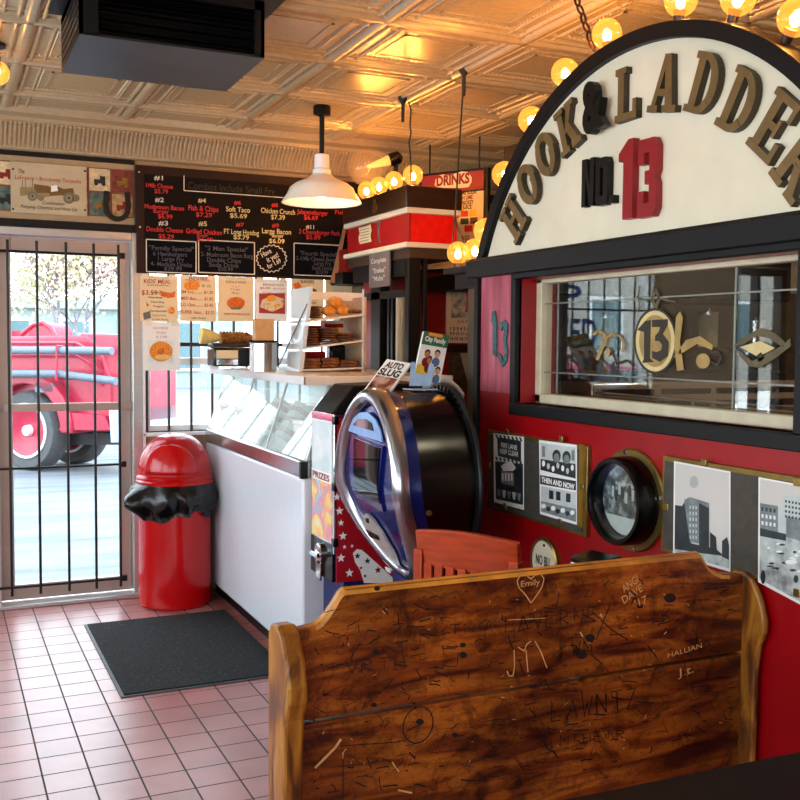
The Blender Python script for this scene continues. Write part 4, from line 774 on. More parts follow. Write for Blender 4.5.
MB().lathe([(r, 0), (r, hz_ - ZK - .012), (r + .006, hz_ - ZK - .008), (r + .006, hz_ - ZK), (r - .006, hz_ - ZK), (r - .008, .02)], (cx, Yp, ZK), n=32, caps=False).build('pot', M['steel'], pt)
MB().lathe([(r + .007, -.008), (r + .009, .0), (r + .004, .003)], (cx, Yp, hz_), n=32, caps=False).build('rim', M['satin_black'], pt)
kb = thing('paper_bags', 'folded kraft paper bags standing in the steel canister', 'paper bags', (cx, Yp, ZK + .03)); zk = py(263, 319, Yp).z
for k in range(6): MB().obox((cx - .004 + .002 * k, Yp - r * .55 + k * r * .22, (ZK + .03 + zk - .008 * (k % 3)) / 2), X3, Z3, Y3, r * 1.5, zk - .008 * (k % 3) - ZK - .03, .012).build('paper_bag', M['kraft'], kb, bevel=.003)
# three-tier pastry rack behind an acrylic screen
RXa, RXb, RY0, RY1 = 1.645, 2.0, 4.74, 5.04
rk = thing('pastry_rack', 'white three-tier pastry rack with tilted shelves on the counter beside the ticket booth', 'rack', (1.82, 4.9, ZK))
TS = .13; tA = Z3.lerp(Z3, 0); TU = V3((1, 0, TS)).normalized(); TN = V3((-TS, 0, 1)).normalized()
shm = mat('white shelf', '#e2d6c6', .4); zt3 = py(330, 288, RY0).z
tiers = (ZK + .012, py(304.5, 347.5, RY0).z, py(307.5, 320.5, RY0).z); TX = [RXa + .005, RXa + .02, RXa + .04]
def tz(k, x): return tiers[k] + (x - TX[k]) * (TS if k else .03)
for k in range(3):
    MB().prism([(TX[k], tz(k, TX[k]) - .01), (RXb, tz(k, RXb) - .01), (RXb, tz(k, RXb)), (TX[k], tz(k, TX[k]))], (0, RY0, 0), X3, Z3, Y3, RY1 - RY0).build('shelf', shm, rk, bevel=.002)
B(RXb - .012, RXb, RY0, RY1, ZK, zt3 - .04).build('back_panel', mat('tan rack back', '#b99678', .6), rk)
for y in (RY0 + .004, RY1 - .012): B(RXb - .02, RXb - .012, y, y + .006, ZK, zt3).build('upright', M['acrylic'], rk)
B(1.72, RXb + .05, RY0 + .16, RY0 + .168, zt3 - .055, zt3 - .012).build('price_strip', M['paper'], rk)
sc_ = thing('acrylic_screen', 'clear slanted acrylic sneeze screen at the left front of the pastry rack', 'screen', (1.66, 4.9, ZK))
P = [V3((1.630, RY1 + .01, ZK)), V3((1.630, RY0 - .012, ZK)), V3((1.69, RY0 - .012, py(310, 287, RY0).z)), V3((1.69, RY1 + .01, py(310, 287, RY0).z))]
MB().loft([P, [p + X3 * .006 for p in P]]).build('sheet', M['acrylic'], sc_)
MB().tube([P[0] + V3((-.004, 0, .012)), P[1].lerp(P[2], .8) - V3((.004, 0, 0))], .003, 6).build('brace_wire', M['ink_grey'], sc_)
MB().loft([[p + V3((0, d, 0)) for p in (P[1], P[2], P[2] + X3 * .014, P[1] + X3 * .022)] for d in (-.004, .008)]).build('edge_strip', M['acrylic'], sc_)
cook = ramp_mat('cookie brown', [(.3, '#3a1a0c'), (.5, '#6b3a1c'), (.7, '#8f5a30')], 60, .75, bump=.4); golden = ramp_mat('golden bun', [(.3, '#b05a14'), (.6, '#e09a38')], 30, .55)
def cookie(c, r, h, label, group, mm):
    return tag(MB().lathe([(r * .7, 0), (r, h * .3), (r * .96, h * .7), (r * .5, h)], c, n=16).build('cookie', mm, origin=c), label, 'cookie', group)
cookies = {}
def stack(k_, x, y, n, r, label, group, rnd=random.Random(3)):
    z = tz(k_, x) + r * TS + .001
    for k in range(n):
        c = V3((x + rnd.uniform(-.008, .008), y + rnd.uniform(-.008, .008), z + .0125 * k))
        if r not in cookies: cookies[r] = cookie(c, r, .012, label, group, cook)
        else: o = dup(cookies[r], c, label); o['group'] = group
G1, G2, G3 = 'cookies stacked on the top tier', 'cookies stacked on the middle tier', 'wrapped brownies on the bottom tier'
for x in (1.735,):
    for y in (4.80, 4.90): stack(2, x, y, 5, .044, 'flat brown cookie stacked at the left of the top tier of the pastry rack', G1)
for x, n in ((1.715, 8), (1.81, 6), (1.90, 3)):
    for y in (4.795, 4.89): stack(1, x, y, n, .045, 'flat brown cookie stacked on the middle tier of the pastry rack', G2)
br0 = None
for k in range(3):
    for q_ in range(2):
        for j in range(3 if k < 2 else 2):
            x = 1.71 + .1 * k; c = V3((x + .006 * (j % 2), 4.80 + .1 * q_, tz(0, x + .05) + .002 + .0165 * j))
            if br0 is None: br0 = tag(MB().box(c.x - .045, c.x + .045, c.y - .045, c.y + .045, c.z, c.z + .016).build('brownie', cook, bevel=.004, origin=c), 'dark wrapped brownie on the bottom tier of the pastry rack', 'brownie', G3)
            else: dup(br0, c)
bz = tz(2, 1.86)
for k, (x, dz, lb) in enumerate(((1.815, .0, 'golden bun at the left of the pair on the top tier'), (1.89, .006, 'golden bun at the right of the pair on the top tier'), (1.85, .045, 'golden bun resting on top of the other two on the top tier'))): tag(MB().ball((x, 4.80, bz + .03 + dz), .04, 16, sc=(1, 1, .72)).build('bun', golden), lb, 'bun', 'golden buns on the top tier')
tag(MB().lathe([(.03, 0), (.044, .006), (.04, .016), (.02, .022)], (1.945, 4.79, tz(2, 1.98) + .005), n=16).build('cookie', cook), 'lone dark cookie at the right end of the top tier', 'cookie')
rb1 = thing('red_carton', 'tall red carton behind the brownies on the bottom tier', 'carton', (1.76, 4.98, ZK)); B(1.67, 1.86, 4.955, 5.03, tz(0, 1.86) + .001, tiers[1] - .022).build('box', M['red_plastic'], rb1, bevel=.003); B(1.68, 1.85, 4.953, 4.955, ZK + .04, ZK + .052).build('stripe', M['white'], rb1)
rb2 = thing('red_tray', 'red tray behind the cookies on the middle tier', 'tray', (1.76, 4.98, tiers[1])); B(1.69, 1.83, 4.945, 5.03, tz(1, 1.83) + .001, tiers[2] - .02).build('tray_body', M['red_plastic'], rb2, bevel=.004)
ob = thing('snack_box', 'small box with a round green picture on the middle tier', 'box', (1.9, 4.98, tiers[1])); B(1.845, 1.96, 4.95, 5.0, tz(1, 1.96) + .001, tz(2, 1.845) - .014).build('box', mat('cream red carton', '#e8c8b0', .5), ob); B(1.85, 1.955, 4.948, 4.95, tz(2, 1.845) - .05, tz(2, 1.845) - .03).build('red_band', M['red_plastic'], ob)
MB().lathe([(.034, 0), (.034, .002)], (1.9, 4.95, tz(1, 1.96) + .045), -Y3, 20).build('round_picture', mat('green print', '#b8b04a', .5, var=.4, scale=30), ob)
sp = thing('speaker_box', 'black rounded box at the right end of the bottom tier', 'box', (1.93, 4.98, ZK)); B(1.885, 1.975, 4.955, 5.03, tz(0, 1.98) + .001, tz(1, 1.885) - .014).build('case', M['gloss_black'], sp, bevel=.015); B(1.895, 1.965, 4.952, 4.955, ZK + .04, ZK + .1).build('grille', M['satin_black'], sp)

# ------------------------------------------------------------------ ticket booth
BX, BY0, BY1, BX1 = 2.22, 4.70, 5.55, 2.50
tk = thing('ticket_booth', 'red and black ticket booth corner with a dark cornice and cream mouldings', 'booth', (2.4, 5.1, 0))
zz = lambda y: px(408, y, BX).z
def bl_(name, y0, y1, grow, mm, bev=.004):
    return B(BX - grow, BX1 + grow * .3, BY0 - grow, BY1, zz(y1), zz(y0)).build(name, mm, tk, bevel=bev)
bl_('cornice', 186.5, 208, .035, M['dark_wood'], .006); bl_('upper_moulding', 208, 213.5, .028, M['cream']); bl_('red_frieze', 213.5, 242.5, .0, M['bright_red']); bl_('lower_moulding', 242.5, 247.5, .03, M['cream']); bl_('lintel', 247.5, 258, .0, mat('brown lintel', '#3c2a1a', .5, var=.3))
B(BX - .003, BX + .01, BY0 - .001, BY1, zz(242.5), zz(213.5)).build('shaded_frieze_side', mat('shaded red frieze', '#9c060c', .45), tk)  # shade on the frieze's left side, put in as a darker red panel
zl_ = zz(258)
for x0, x1, y0, y1, mm in ((BX, BX + .07, BY0, BY0 + .05, M['satin_black']), (BX, BX + .06, 5.07, 5.2, M['satin_black']), (BX + .09, BX + .115, BY0 + .01, BY0 + .035, M['soot'])): B(x0, x1, y0, y1, 0, zl_).build('post', mm, tk, bevel=.004)
for x0, y0, mm, lb in ((BX + .005, BY0 + .145, M['cream'], 'cream slim bar'), (BX + .005, BY0 + .085, M['tan'], 'tan slim bar'), (BX + .005, BY0 + .21, M['soot'], 'grey slim bar'), (BX + .01, BY0 + .27, M['soot'], 'grey slim bar')): o = B(x0, x0 + .02, y0, y0 + .024, 0, zl_ - .16).build('slim_bar', mm, tk); o['label'] = lb
B(BX, BX + .05, BY0 + .05, BY1 - .08, zl_ - .09, zl_).build('rail', M['soot'], tk); B(BX + .0, BX + .03, BY0 + .05, BY1 - .08, px(385, 295, BX).z - .02, px(385, 295, BX).z + .02).build('rail', M['satin_black'], tk)
B(BX + .1, BX + .12, BY0 + .28, BY1, 0, zl_).build('inner_panel', M['red_matt'], tk)
B(BX, BX1, BY0 + .05, BY1, 0, .95).build('base_panel', M['red_matt'], tk)
# small red cabinet beside the booth, beneath the slanted lath
lt = tag(MB().loft([[py(x, y, YW - .06 - dy) for x, y in ((344, 224), (347, 224), (336, 283), (330, 283))] for dy in (0, .02)]).build('lath', mat('slanted lath', '#b07a52', .6)), 'slanting tan wooden strip leaning between the chalkboard and the booth', 'strip'); lt
rc_ = thing('wall_box', 'dark red box with a black base on the wall left of the ticket booth', 'box', (2.2, YW - .1, 1.9)); a = rect(346, 250, 368, 273, YW - .2); B(a[0], a[1], YW - .2, YW, a[2], a[3]).build('box', M['red_matt'], rc_); c = rect(342, 273, 368, 284, YW - .2); B(c[0], c[1], YW - .21, YW, c[2], c[3]).build('base', M['satin_black'], rc_)
pn = thing('paper_note', 'curled handwritten paper note pinned to the red booth frieze', 'note', (BX - .01, 5.3, 2.05))
pa, pb, pc = px(360.5, 246, BX), px(372.5, 243, BX), px(372, 226, BX); loops = [[V3((BX - .004 - .008 * abs(math.sin(PI * s * 1.5)), pa.y + (pb.y - pa.y) * u_, pa.z + .01 + (pc.z - pb.z) * s)) for u_ in xs(0, 1, 5)] for s in xs(0, 1, 9)]
MB().loft(loops, False, False).build('sheet', M['buff'], pn); mb = MB()
for k in range(6): mb.box(BX - .0135, BX - .0125, pb.y + .02, pa.y - .02, pa.z + .02 + k * .016, pa.z + .024 + k * .016)
mb.build('handwriting', M['ink_grey'], pn)
kt = thing('key_tag', 'brass padlock shaped tag hanging on the booth cornice', 'tag', (BX - .04, 5.1, 2.2)); c = px(375, 208, BX - .0345); MB().lathe([(.03, 0), (.03, .006)], c, -X3, 16).build('plate', M['brass'], kt); MB().tube([c + V3((-.003, .012 * math.cos(t), .03 + .014 * math.sin(t))) for t in xs(0, 2 * PI, 14)[:-1]], .004, 6, True).build('ring', M['brass'], kt)
dg_ = thing('red_figure_mark', 'faint grey key emblem hooked on the shaded side of the booth frieze', 'emblem', (BX - .01, 5.0, 2.05)); c = px(379, 232, BX - .004); mb = MB(); mb.lathe([(.018, 0), (.018, .004)], c + V3((0, 0, .05)), -X3, 12); mb.box(c.x - .004, c.x, c.y - .007, c.y + .007, c.z - .06, c.z + .05); mb.box(c.x - .004, c.x, c.y - .02, c.y + .007, c.z - .06, c.z - .045); mb.build('key', M['ink_grey'], dg_)
gs = thing('slate_sign', 'small grey slate sign with chalk script hanging under the booth moulding', 'sign', (BX - .02, 5.1, 1.85)); XS = BX - .022
pa, pb = px(369, 290, XS), px(389.5, 250, XS); B(XS, XS + .008, pb.y, pa.y, pa.z + .01, px(369, 254, XS).z).build('slate', mat('grey slate', '#6a5f60', .6, var=.12), gs); mb = MB()
for s, x, y, w, cap in (('Complete', 371, 264, 15, 5), ('"Shakes"', 372.5, 273.5, 13, 5), ('"Malts"', 372.5, 281.5, 12, 5)): a, c = px(x, y, XS - .002), px(x + w, y - 1.5, XS - .002); mb.text(s, V3((XS - .0015, a.y, a.z)), -Y3, Z3, a.y - c.y, cap * .0053, mt=cw_, bold=.01)
mb.build('chalk_script', cw_, gs, smooth=0)
for y in (pb.y + .02, pa.y - .02): MB().tube([(XS + .004, y, px(369, 254, XS).z - .01), (XS + .004, y, zz(247.5) - .0)], .003, 6).build('hanging_cord', M['wire'], gs)
GC = 'globe bulbs on the ticket booth cornice'; zc_ = zz(186.5)
for k, (x, lb) in enumerate(((366.5, 'glowing globe bulb leftmost on the booth cornice'), (379, 'glowing globe bulb second from the left on the booth cornice'), (394, 'glowing globe bulb third from the left on the booth cornice'))):
    d = ray(x, 180); X_ = BX + .02; bulb(V3((X_, X_ * d.y / d.x, zc_ + .062)), Z3, lb, GC)
d = ray(413, 177); bulb(V3((4.74 * d.x / d.y, 4.74, zc_ + .064)), Z3, 'glowing globe bulb at the near corner of the booth cornice', GC, .052)
bgx = thing('giant_bulb', 'oversized clear light bulb lying tilted on the booth cornice', 'light bulb', (BX + .16, 5.2, zc_)); gc = py(367, 167, 5.47); A = V3((.72, -.2, .25)).normalized()
pf = [(.002, -.115), (.05, -.105), (.085, -.075), (.105, -.03), (.108, .01), (.095, .055), (.07, .095), (.045, .125), (.036, .14)]
MB().lathe(pf, gc, A, 28).build('glass_globe', M['clear_bulb'], bgx); MB().lathe([(.036, .138), (.038, .15), (.038, .2), (.02, .215), (.012, .22)], gc, A, 20).build('screw_base', M['gloss_black'], bgx)
MB().lathe([(.012, .0), (.02, .06), (.03, .138)], gc, A, 14).build('glass_stem', glass('stem glass', (1, .85, .6), .1, .3, (1, .5, .12), .5), bgx); bs = gc + A * .18; MB().tube([bs - Z3 * .03, V3((bs.x, bs.y, zc_))], .014, 8).build('stand', M['gloss_black'], bgx)
# partition behind the booth with the drinks board, calendars and old photograph
pw = B(2.52, 4.55, 5.62, 5.68, 0, 2.02).build('wall_booth', M['red_matt'], kind='structure')
rl = thing('red_lamp_box', 'small glowing red sign panel under the booth lintel', 'sign', (2.6, 5.6, 1.95)); a = rect(418, 258, 432, 269, 5.6); B(a[0], a[1], 5.6, 5.618, a[2], a[3]).build('panel', M['bright_red'], rl); B(a[0] - .01, a[1] + .01, 5.612, 5.62, a[2] - .01, a[3] + .01).build('frame', M['dark_wood'], rl)
for k, (x0, x1, lb) in enumerate(((434, 440, 'tan card pinned left beside the red sign panel'), (441, 448, 'cream card pinned right beside the red sign panel'))): a = rect(x0, 258, x1, 269, 5.61); tag(B(a[0], a[1], 5.607, 5.6205, a[2], a[3]).build('card', pm[0] if k == 0 else pm[3]), lb, 'card')
aw = tag(MB().prism([(0, 0), (.5, .0), (.5, .05), (.3, .1), (.1, .06)], (2.55, 5.441, px(420, 285, 2.6).z - .02), X3, Z3, Y3, .18).build('awning_flap', M['satin_black']), 'black hump-shaped flap under the red sign panel beside the booth', 'flap')
Uw = V3((.5, -.866, 0)); Nw = V3((-.866, -.5, 0)); R1 = V3((at(484, 5.15), 5.15, 0)); Lf = .47; L0 = R1 - Uw * Lf
def dpt(x, y):
    d = ray(x, y); k = Nw.dot(R1 - V3((0, 0, 0))) / Nw.dot(V3((d.x, d.y, 0))); return CAM + d * k
db = thing('drinks_board', 'tall drinks menu board with a red DRINKS header beside the ticket booth', 'menu board', R1)
zt0, zb0 = dpt(480, 169.5).z, dpt(480, 268).z; zh = dpt(480, 190).z
c = (R1 + L0) / 2; MB().obox(c + V3((0, 0, (zt0 + zb0) / 2)) - Nw * .02, Uw, Z3, Nw, Lf + .02, zt0 - zb0 + .02, .03).build('frame', M['satin_black'], db); MB().obox(c + V3((0, 0, (zh + zb0) / 2)), Uw, Z3, Nw, Lf - .03, zh - zb0 - .01, .006).build('panel', M['cream'], db); MB().obox(c + V3((0, 0, (zh + zt0) / 2)), Uw, Z3, Nw, Lf - .03, zt0 - zh - .01, .006).build('header', mat('maroon header', '#8c1620', .5), db)
mb = MB(); NF = Nw * .0045; P = []
for x0, y0 in ((436, 180), (438, 176), (444, 174.5), (450, 176), (456, 173.5), (462, 171.5), (468, 172), (472, 177), (472, 182), (469, 187), (462, 188), (452, 188), (438, 188), (435, 185)): P.append(dpt(x0, y0) + NF)
mb.add(P, [list(range(len(P)))], M['cream']); mb.build('header_blob', M['cream'], db, smooth=0); mb = MB()
def dtx(mb, s, x, y, x1, cap, mm, dn=.0055, bold=.03): a, c2 = dpt(x, y), dpt(x1, y); mb.text(s, a + Nw * dn, Uw, Z3, V3((c2.x - a.x, c2.y - a.y, 0)).length, dpt(x, y - cap).z - a.z, mt=mm, bold=bold)
dtx(mb, 'DRINKS', 437, 186, 470, 9.5, M['red_matt'], .0065, .05)
for s, x, y, x1, mm in (('CREME SODA', 456, 195.5, 477, IK), ('FRESH LIME', 456, 200.5, 473, M['red_matt']), ('LIME RICKEY', 455, 205.5, 474, IK), ('LIME JUICE', 455, 210, 472, IK), ('LARGE', 443, 227, 452, IK), ('COKE', 443, 232, 449, IK), ('12 OZ', 446, 240, 453.5, IK), ('$1.29', 446, 245, 453.5, IK), ('20 OZ', 461, 240, 470, M['red_matt']), ('$1.59', 461, 245, 470, M['red_matt'])): dtx(mb, s, x, y, x1, 3.8, mm)
mb.build('lettering', IK, db, smooth=0)
for x0, x1, y0, y1, cc in ((452, 459, 212, 218, '#2a2320'), (461, 468.5, 211, 217, '#b8283a'), (470, 477, 210, 216.5, '#d8b030'), (461, 469, 218.5, 224.5, '#28404c'), (470.5, 478, 217.5, 224, '#6a2430'), (465, 473, 225.5, 232, '#c01c24')):
    q2 = MB(); q2.add([dpt(x0, y1) + Nw * .0055, dpt(x1, y1 - .3) + Nw * .0055, dpt(x1, y0 - .3) + Nw * .0055, dpt(x0, y0) + Nw * .0055], [(0, 1, 2, 3)]); q2.build('soda_tile', mat('tile ' + cc, cc, .5), db, smooth=0)
for s_ in (.06, Lf - .06): MB().tube([L0 + Uw * s_ - Nw * .02 + Z3 * (zt0 - .01), L0 + Uw * s_ - Nw * .02 + Z3 * (ZC + .005)], .006, 6).build('hanger', M['wire'], db)
Yq = 5.6
def wall_pic(name, label, cat, r, mm): a = rect(*r, Yq); t = thing(name, label, cat, ((a[0] + a[1]) / 2, Yq, a[2])); B(a[0], a[1], Yq + .004, Yq + .0205, a[2], a[3]).build('sheet', mm, t); return t
cl = wall_pic('wall_calendar', 'white wall calendar with a snowy picture beside the striped red post', 'calendar', (447, 272, 480, 343), M['paper'])
q2 = MB(); sn = ramp_mat('snowy picture', [(.3, '#2c3330'), (.45, '#a9b3ba'), (.6, '#e8edf0'), (.8, '#6b6f66')], 16, .6); P = [py(x, y, Yq + .002) for x, y in ((451, 278), (478, 275), (478, 318), (451, 318))]; q2.add(P, [(0, 1, 2, 3)]); q2.build('picture', sn, cl, smooth=0)
q2 = MB(); P = [py(x, y, Yq + .001) for x, y in ((467, 288), (471, 284), (473, 290), (472, 298), (474, 312), (465, 312), (467, 298), (465, 292))]; q2.add(P, [list(range(8))]); q2.build('red_figure', mat('printed pink', '#d8566a', .6), cl, smooth=0)
mb = MB()
for k in range(3): tpx(mb, ['1 2 3 4 5 6 7', '8 9 10 11 12 13', '14 15 16 17 18'][k], 450, 330 + k * 5, 473, 3, Yq + .001, [M['red_matt'], IG, M['red_matt']][k], .03)
tpx(mb, 'JULY', 457, 322.5, 468, 3, Yq + .001, M['red_matt']); mb.build('dates', IK, cl, smooth=0)
op = wall_pic('old_photograph', 'dim old photograph of a wooden cart hung under the wall calendar', 'picture', (450, 352, 480, 388), mat('dim sepia', '#4a4436', .6, var=.5, scale=22)); q2 = MB(); P = [py(x, y, Yq + .002) for x, y in ((460, 353), (478, 353), (478, 384), (468, 384))]; q2.add(P, [(0, 1, 2, 3)]); q2.build('pale_cloth', mat('pale print grey', '#b9bcb4', .6), op, smooth=0)
B(2.9, 3.3, 5.58, 5.62, py(465, 350, 5.6).z - .012, py(465, 350, 5.6).z + .03).build('trim_8', M['dark_wood'], kind='structure')

# ------------------------------------------------------------------ sticker vending machine
VX, VY0, VY1 = 1.475, 3.83, 4.105
vz1, vz0 = px(322, 413, VX).z, px(333, 583, VX).z
vm = thing('vending_machine', 'tall sticker vending machine with star-printed red side beside the white freezer', 'vending machine', (1.65, 3.97, 0))
B(VX + .012, VX + .36, VY0 + .006, VY1, vz0, vz1).build('cabinet', M['navy'], vm, bevel=.004)
B(VX, VX + .012, VY0, VY1, vz0 + .12, vz1).build('front_frame', M['chrome'], vm, bevel=.003)
cardm = ramp_mat('pastel picture card', [(.28, '#e8e0c8'), (.42, '#f0c860'), (.52, '#e88a9a'), (.62, '#88c0d8'), (.75, '#f2ead8')], 11, .35, dist=.6)
zm = px(322, 478, VX).z; zk_ = px(322, 545, VX).z
B(VX - .003, VX, VY0 + .02, VY1 - .015, zk_ + .03, zm - .01).build('picture_card', cardm, vm); B(VX - .003, VX, VY0 + .02, VY1 - .015, zm + .03, vz1 - .03).build('prize_card', ramp_mat('pale prize card', [(.35, '#e8ecec'), (.55, '#c9dfe2'), (.65, '#f0d8c0'), (.8, '#e2e6e2')], 8, .25), vm)
mb = MB(); mb.box(VX - .004, VX, VY0 + .02, VY1 - .015, zm - .012, zm + .03, M['paper'])
mb.build('banner', M['paper'], vm); mb = MB().text('PRIZES', V3((VX - .005, VY1 - .03, zm - .004)), -Y3, Z3, VY1 - VY0 - .07, .026, mt=M['red_matt'], bold=.03); mb.build('banner_lettering', M['red_matt'], vm, smooth=0)
B(VX - .002, VX + .05, VY0 + .01, VY1 - .0, vz0 + .0, zk_ + .025).build('coin_panel', M['gloss_black'], vm, bevel=.003)
cc = V3((VX - .004, (VY0 + VY1) / 2 + .01, (vz0 + zk_) / 2 + .03)); cm_ = MB().lathe([(.045, 0), (.045, .012), (.03, .018)], cc, -X3, 20).build('coin_mechanism', M['chrome'], vm); MB().obox(cc - X3 * .025, Y3, Z3, X3, .085, .022, .02).build('knob', M['chrome'], vm, bevel=.004); MB().prism([(-.03, 0), (.03, 0), (.022, -.085), (-.022, -.085)], cc - Z3 * .03 - X3 * .012, Y3, Z3, X3, .012).build('chute_door', M['chrome'], vm, bevel=.003)
B(VX + .014, VX + .36, VY0, VY0 + .006, vz0 + .0, vz1 - .012).build('star_panel', mat('vending red', '#a80e1c', .35), vm)
mb = MB(); 
def star(x, y, r, mm, dy=.0015): c = py(x, y, VY0 - dy); MB().add([c + V3(((r if k % 2 == 0 else r * .42) * math.sin(2 * PI * k / 10), 0, (r if k % 2 == 0 else r * .42) * math.cos(2 * PI * k / 10))) for k in range(10)], [list(range(10))], mm).build('printed_star', mm, vm, smooth=0)
wp = [(353, 553), (357, 549), (362, 550), (390, 575), (398, 583), (364, 583), (360, 570), (355, 562)]; P = [py(x, y, VY0 - .001) for x, y in wp]; mb.add(P, [list(range(len(P)))], M['paper'])
for x, y, r in ((339.5, 511, .019), (341, 523, .015), (343, 536, .02), (344.5, 547, .01), (341, 558, .02), (349.5, 573, .02), (337, 497, .017), (338, 482, .015), (352, 546, .008)): star(x, y, r, M['paper'])
for x, y, r, mm in ((357.5, 556, .015, M['navy']), (367.5, 561, .015, M['navy']), (378, 570, .017, M['red_matt']), (361, 568, .009, M['red_matt']), (365, 576, .009, M['navy'])): star(x, y, r, mm, .0022)
mb.build('white_swoosh', M['paper'], vm, smooth=0)
for y in (420, 487, 543): c = px(334, y, VX - .002); MB().box(VX - .003, VX + .02, VY0 - .006, VY0 + .022, c.z - .02, c.z + .015).build('corner_bracket', M['gloss_black'], vm, bevel=.003)
B(VX - .002, VX + .012, VY0 + .003, VY1, vz1 - .02, vz1 + .004).build('top_rim', M['chrome'], vm, bevel=.002)
MB().prism([(VX + .0, vz1 + .004), (VX + .42, vz1 + .004), (VX + .42, vz1 + .13), (VX + .1, vz1 + .12)], (0, VY0 + .03, 0), X3, Z3, Y3, VY1 - VY0 - .04).build('sloped_hood', M['satin_black'], vm, bevel=.006)
B(VX + .05, VX + .34, VY0 + .02, VY1 - .02, .03, vz0).build('pedestal', M['navy'], vm, bevel=.004); B(VX + .01, VX + .38, VY0 + .0, VY1 - .0, 0, .03).build('foot_plate', M['navy'], vm, bevel=.004)

# ------------------------------------------------------------------ blue oval coin machine on a black drum
oy, ozt, ozb = 3.444, px(362, 387, 1.44).z, .56
ocz, obh = (ozt + ozb) / 2, (ozt - ozb) / 2
def ofx(z): return 1.447 + (.21 * max(0, (ocz + .03 - z) / (obh + .03)) ** 1.5) + .012 * max(0, (z - ocz) / obh) ** 2
def oval(k, dx=0, n=56, flat=None):
    out = []
    for i in range(n):
        t = 2 * PI * i / n; s_, c_ = math.sin(t), math.cos(t); w = .308 * (1 - .16 * max(0, -s_) ** 1.5 - .06 * max(0, s_) ** 3)
        z = ocz + obh * k * s_; out.append(V3(((ofx(z) if flat is None else flat) + dx, oy + w * k * c_, z)))
    return out
om = thing('oval_coin_machine', 'blue oval coin machine with a chrome ring and dark screen on a black drum', 'coin machine', (1.62, oy, 0))
ks = [(1.0, .045), (1.0, .02), (.975, .0), (.93, -.012), (.88, -.010), (.84, .004), (.82, .022)]
MB().loft([oval(k, dx) for k, dx in ks], True, False).build('chrome_ring', mat('satin chrome ring', '#a9a9b4', .2, .95, var=.04), om, smooth=60)
bl2 = [(.985, .04), (.99, .1)]; MB().loft([oval(.985, .04), oval(.975, .095)], True, True).build('blue_body', M['blue'], om, smooth=50)
MB().loft([oval(.965, .094), oval(.96, .10), oval(.95, 0, flat=1.765)], True, True).build('black_drum', M['gloss_black'], om, smooth=50)
MB().loft([oval(1.03, 0, flat=1.767), oval(1.045, 0, flat=1.773), oval(1.045, 0, flat=1.782), oval(.99, 0, flat=1.785)], True, True).build('rear_flange', mat('dark flange', '#17181a', .35, .3), om, smooth=50)
ca_ = [(.308 * math.cos(t) * .93, obh * math.sin(t)) for t in xs(PI * .04, PI * .66, 22)]
MB().prism([(oy + a * 1.07, ocz + c * 1.07) for a, c in ca_] + [(oy + a * .93, ocz + c * .93) for a, c in ca_[::-1]], (1.786, 0, 0), Y3, Z3, X3, .008).build('grey_crescent', mat('grey flange', '#8a8c8d', .4, .5), om)
mb = MB()
for k in range(16):
    t = PI * (.22 + .5 * k / 15); c = V3((1.763, oy + .308 * .94 * .97 * math.cos(t), ocz + obh * .985 * math.sin(t))); mb.obox(c, Y3, Z3, X3, .012, .02, .012)
mb.build('toothed_strip', M['gloss_black'], om)
def fp(y_, z_, dx=0): return V3((ofx(z_) + .018 + dx, y_, z_))
def patch(pts, dx, d, rows=14): # face plate following the front curve: pts (y,z), a convex outline cut into rows
    zs_ = [p[1] for p in pts]; za, zb2 = min(zs_), max(zs_); n = len(pts); loops = []
    for k in range(rows + 1):
        z = za + (zb2 - za) * (k + .02) / (rows + .04); hit = []
        for a in range(n):
            (y0, z0), (y1, z1) = pts[a], pts[(a + 1) % n]
            if (z0 - z) * (z1 - z) <= 0 and abs(z1 - z0) > 1e-9: hit.append(y0 + (y1 - y0) * (z - z0) / (z1 - z0))
        ya, yb2 = min(hit), max(hit); loops.append([fp(ya, z, dx), fp(yb2, z, dx), fp(yb2, z, dx + d), fp(ya, z, dx + d)])
    return MB().loft(loops)
fl = []
for i in range(25): z = ocz + obh * .82 * (-1 + 2 * i / 24); zz_ = (z - ocz) / obh / .82; w = .308 * .82 * math.sqrt(max(0, 1 - zz_ ** 2)) * (1 - .16 * max(0, -zz_) ** 1.5); fl.append([fp(oy + w * u_, z, .006) for u_ in (-1, -.5, 0, .5, 1)])
MB().loft(fl, False, False).build('face_plate', M['blue'], om, smooth=60)
def yz(x, y):                                        # pixel on the curved face
    X_ = 1.46
    for _ in range(6): p = px(x, y, X_); X_ = ofx(p.z) + .018
    return p.y, p.z
sy = lambda pts: [yz(*p) for p in pts]
patch(sy([(351, 433), (384, 444), (384, 512), (355, 496)]), -.004, .01).build('screen_frame', M['blue'], om)
gl = mat('dark screen glass', '#0a0d10', .04, spec=.8); patch(sy([(355, 437.5), (381.5, 446), (381.5, 504), (358, 491)]), -.008, .006).build('screen', gl, om)
patch(sy([(349, 431), (384, 442), (382, 430), (377, 419), (369, 412), (362, 412), (355, 418), (351, 425)]), -.008, .006).build('light_blue_plate', mat('pale blue plate', '#7fa4d6', .3), om)
patch(sy([(355, 425), (376, 431), (374, 423), (368, 419), (361, 419)]), -.012, .005).build('arched_slot', gl, om)
tp_ = patch(sy([(366, 516), (369, 513), (373, 516), (384, 532), (396, 553), (403, 573), (399, 575), (386, 561), (374, 545), (368, 530)]), -.012, .012).build('coin_plate', mat('warm silver', '#c9c0ba', .4, .5), om)
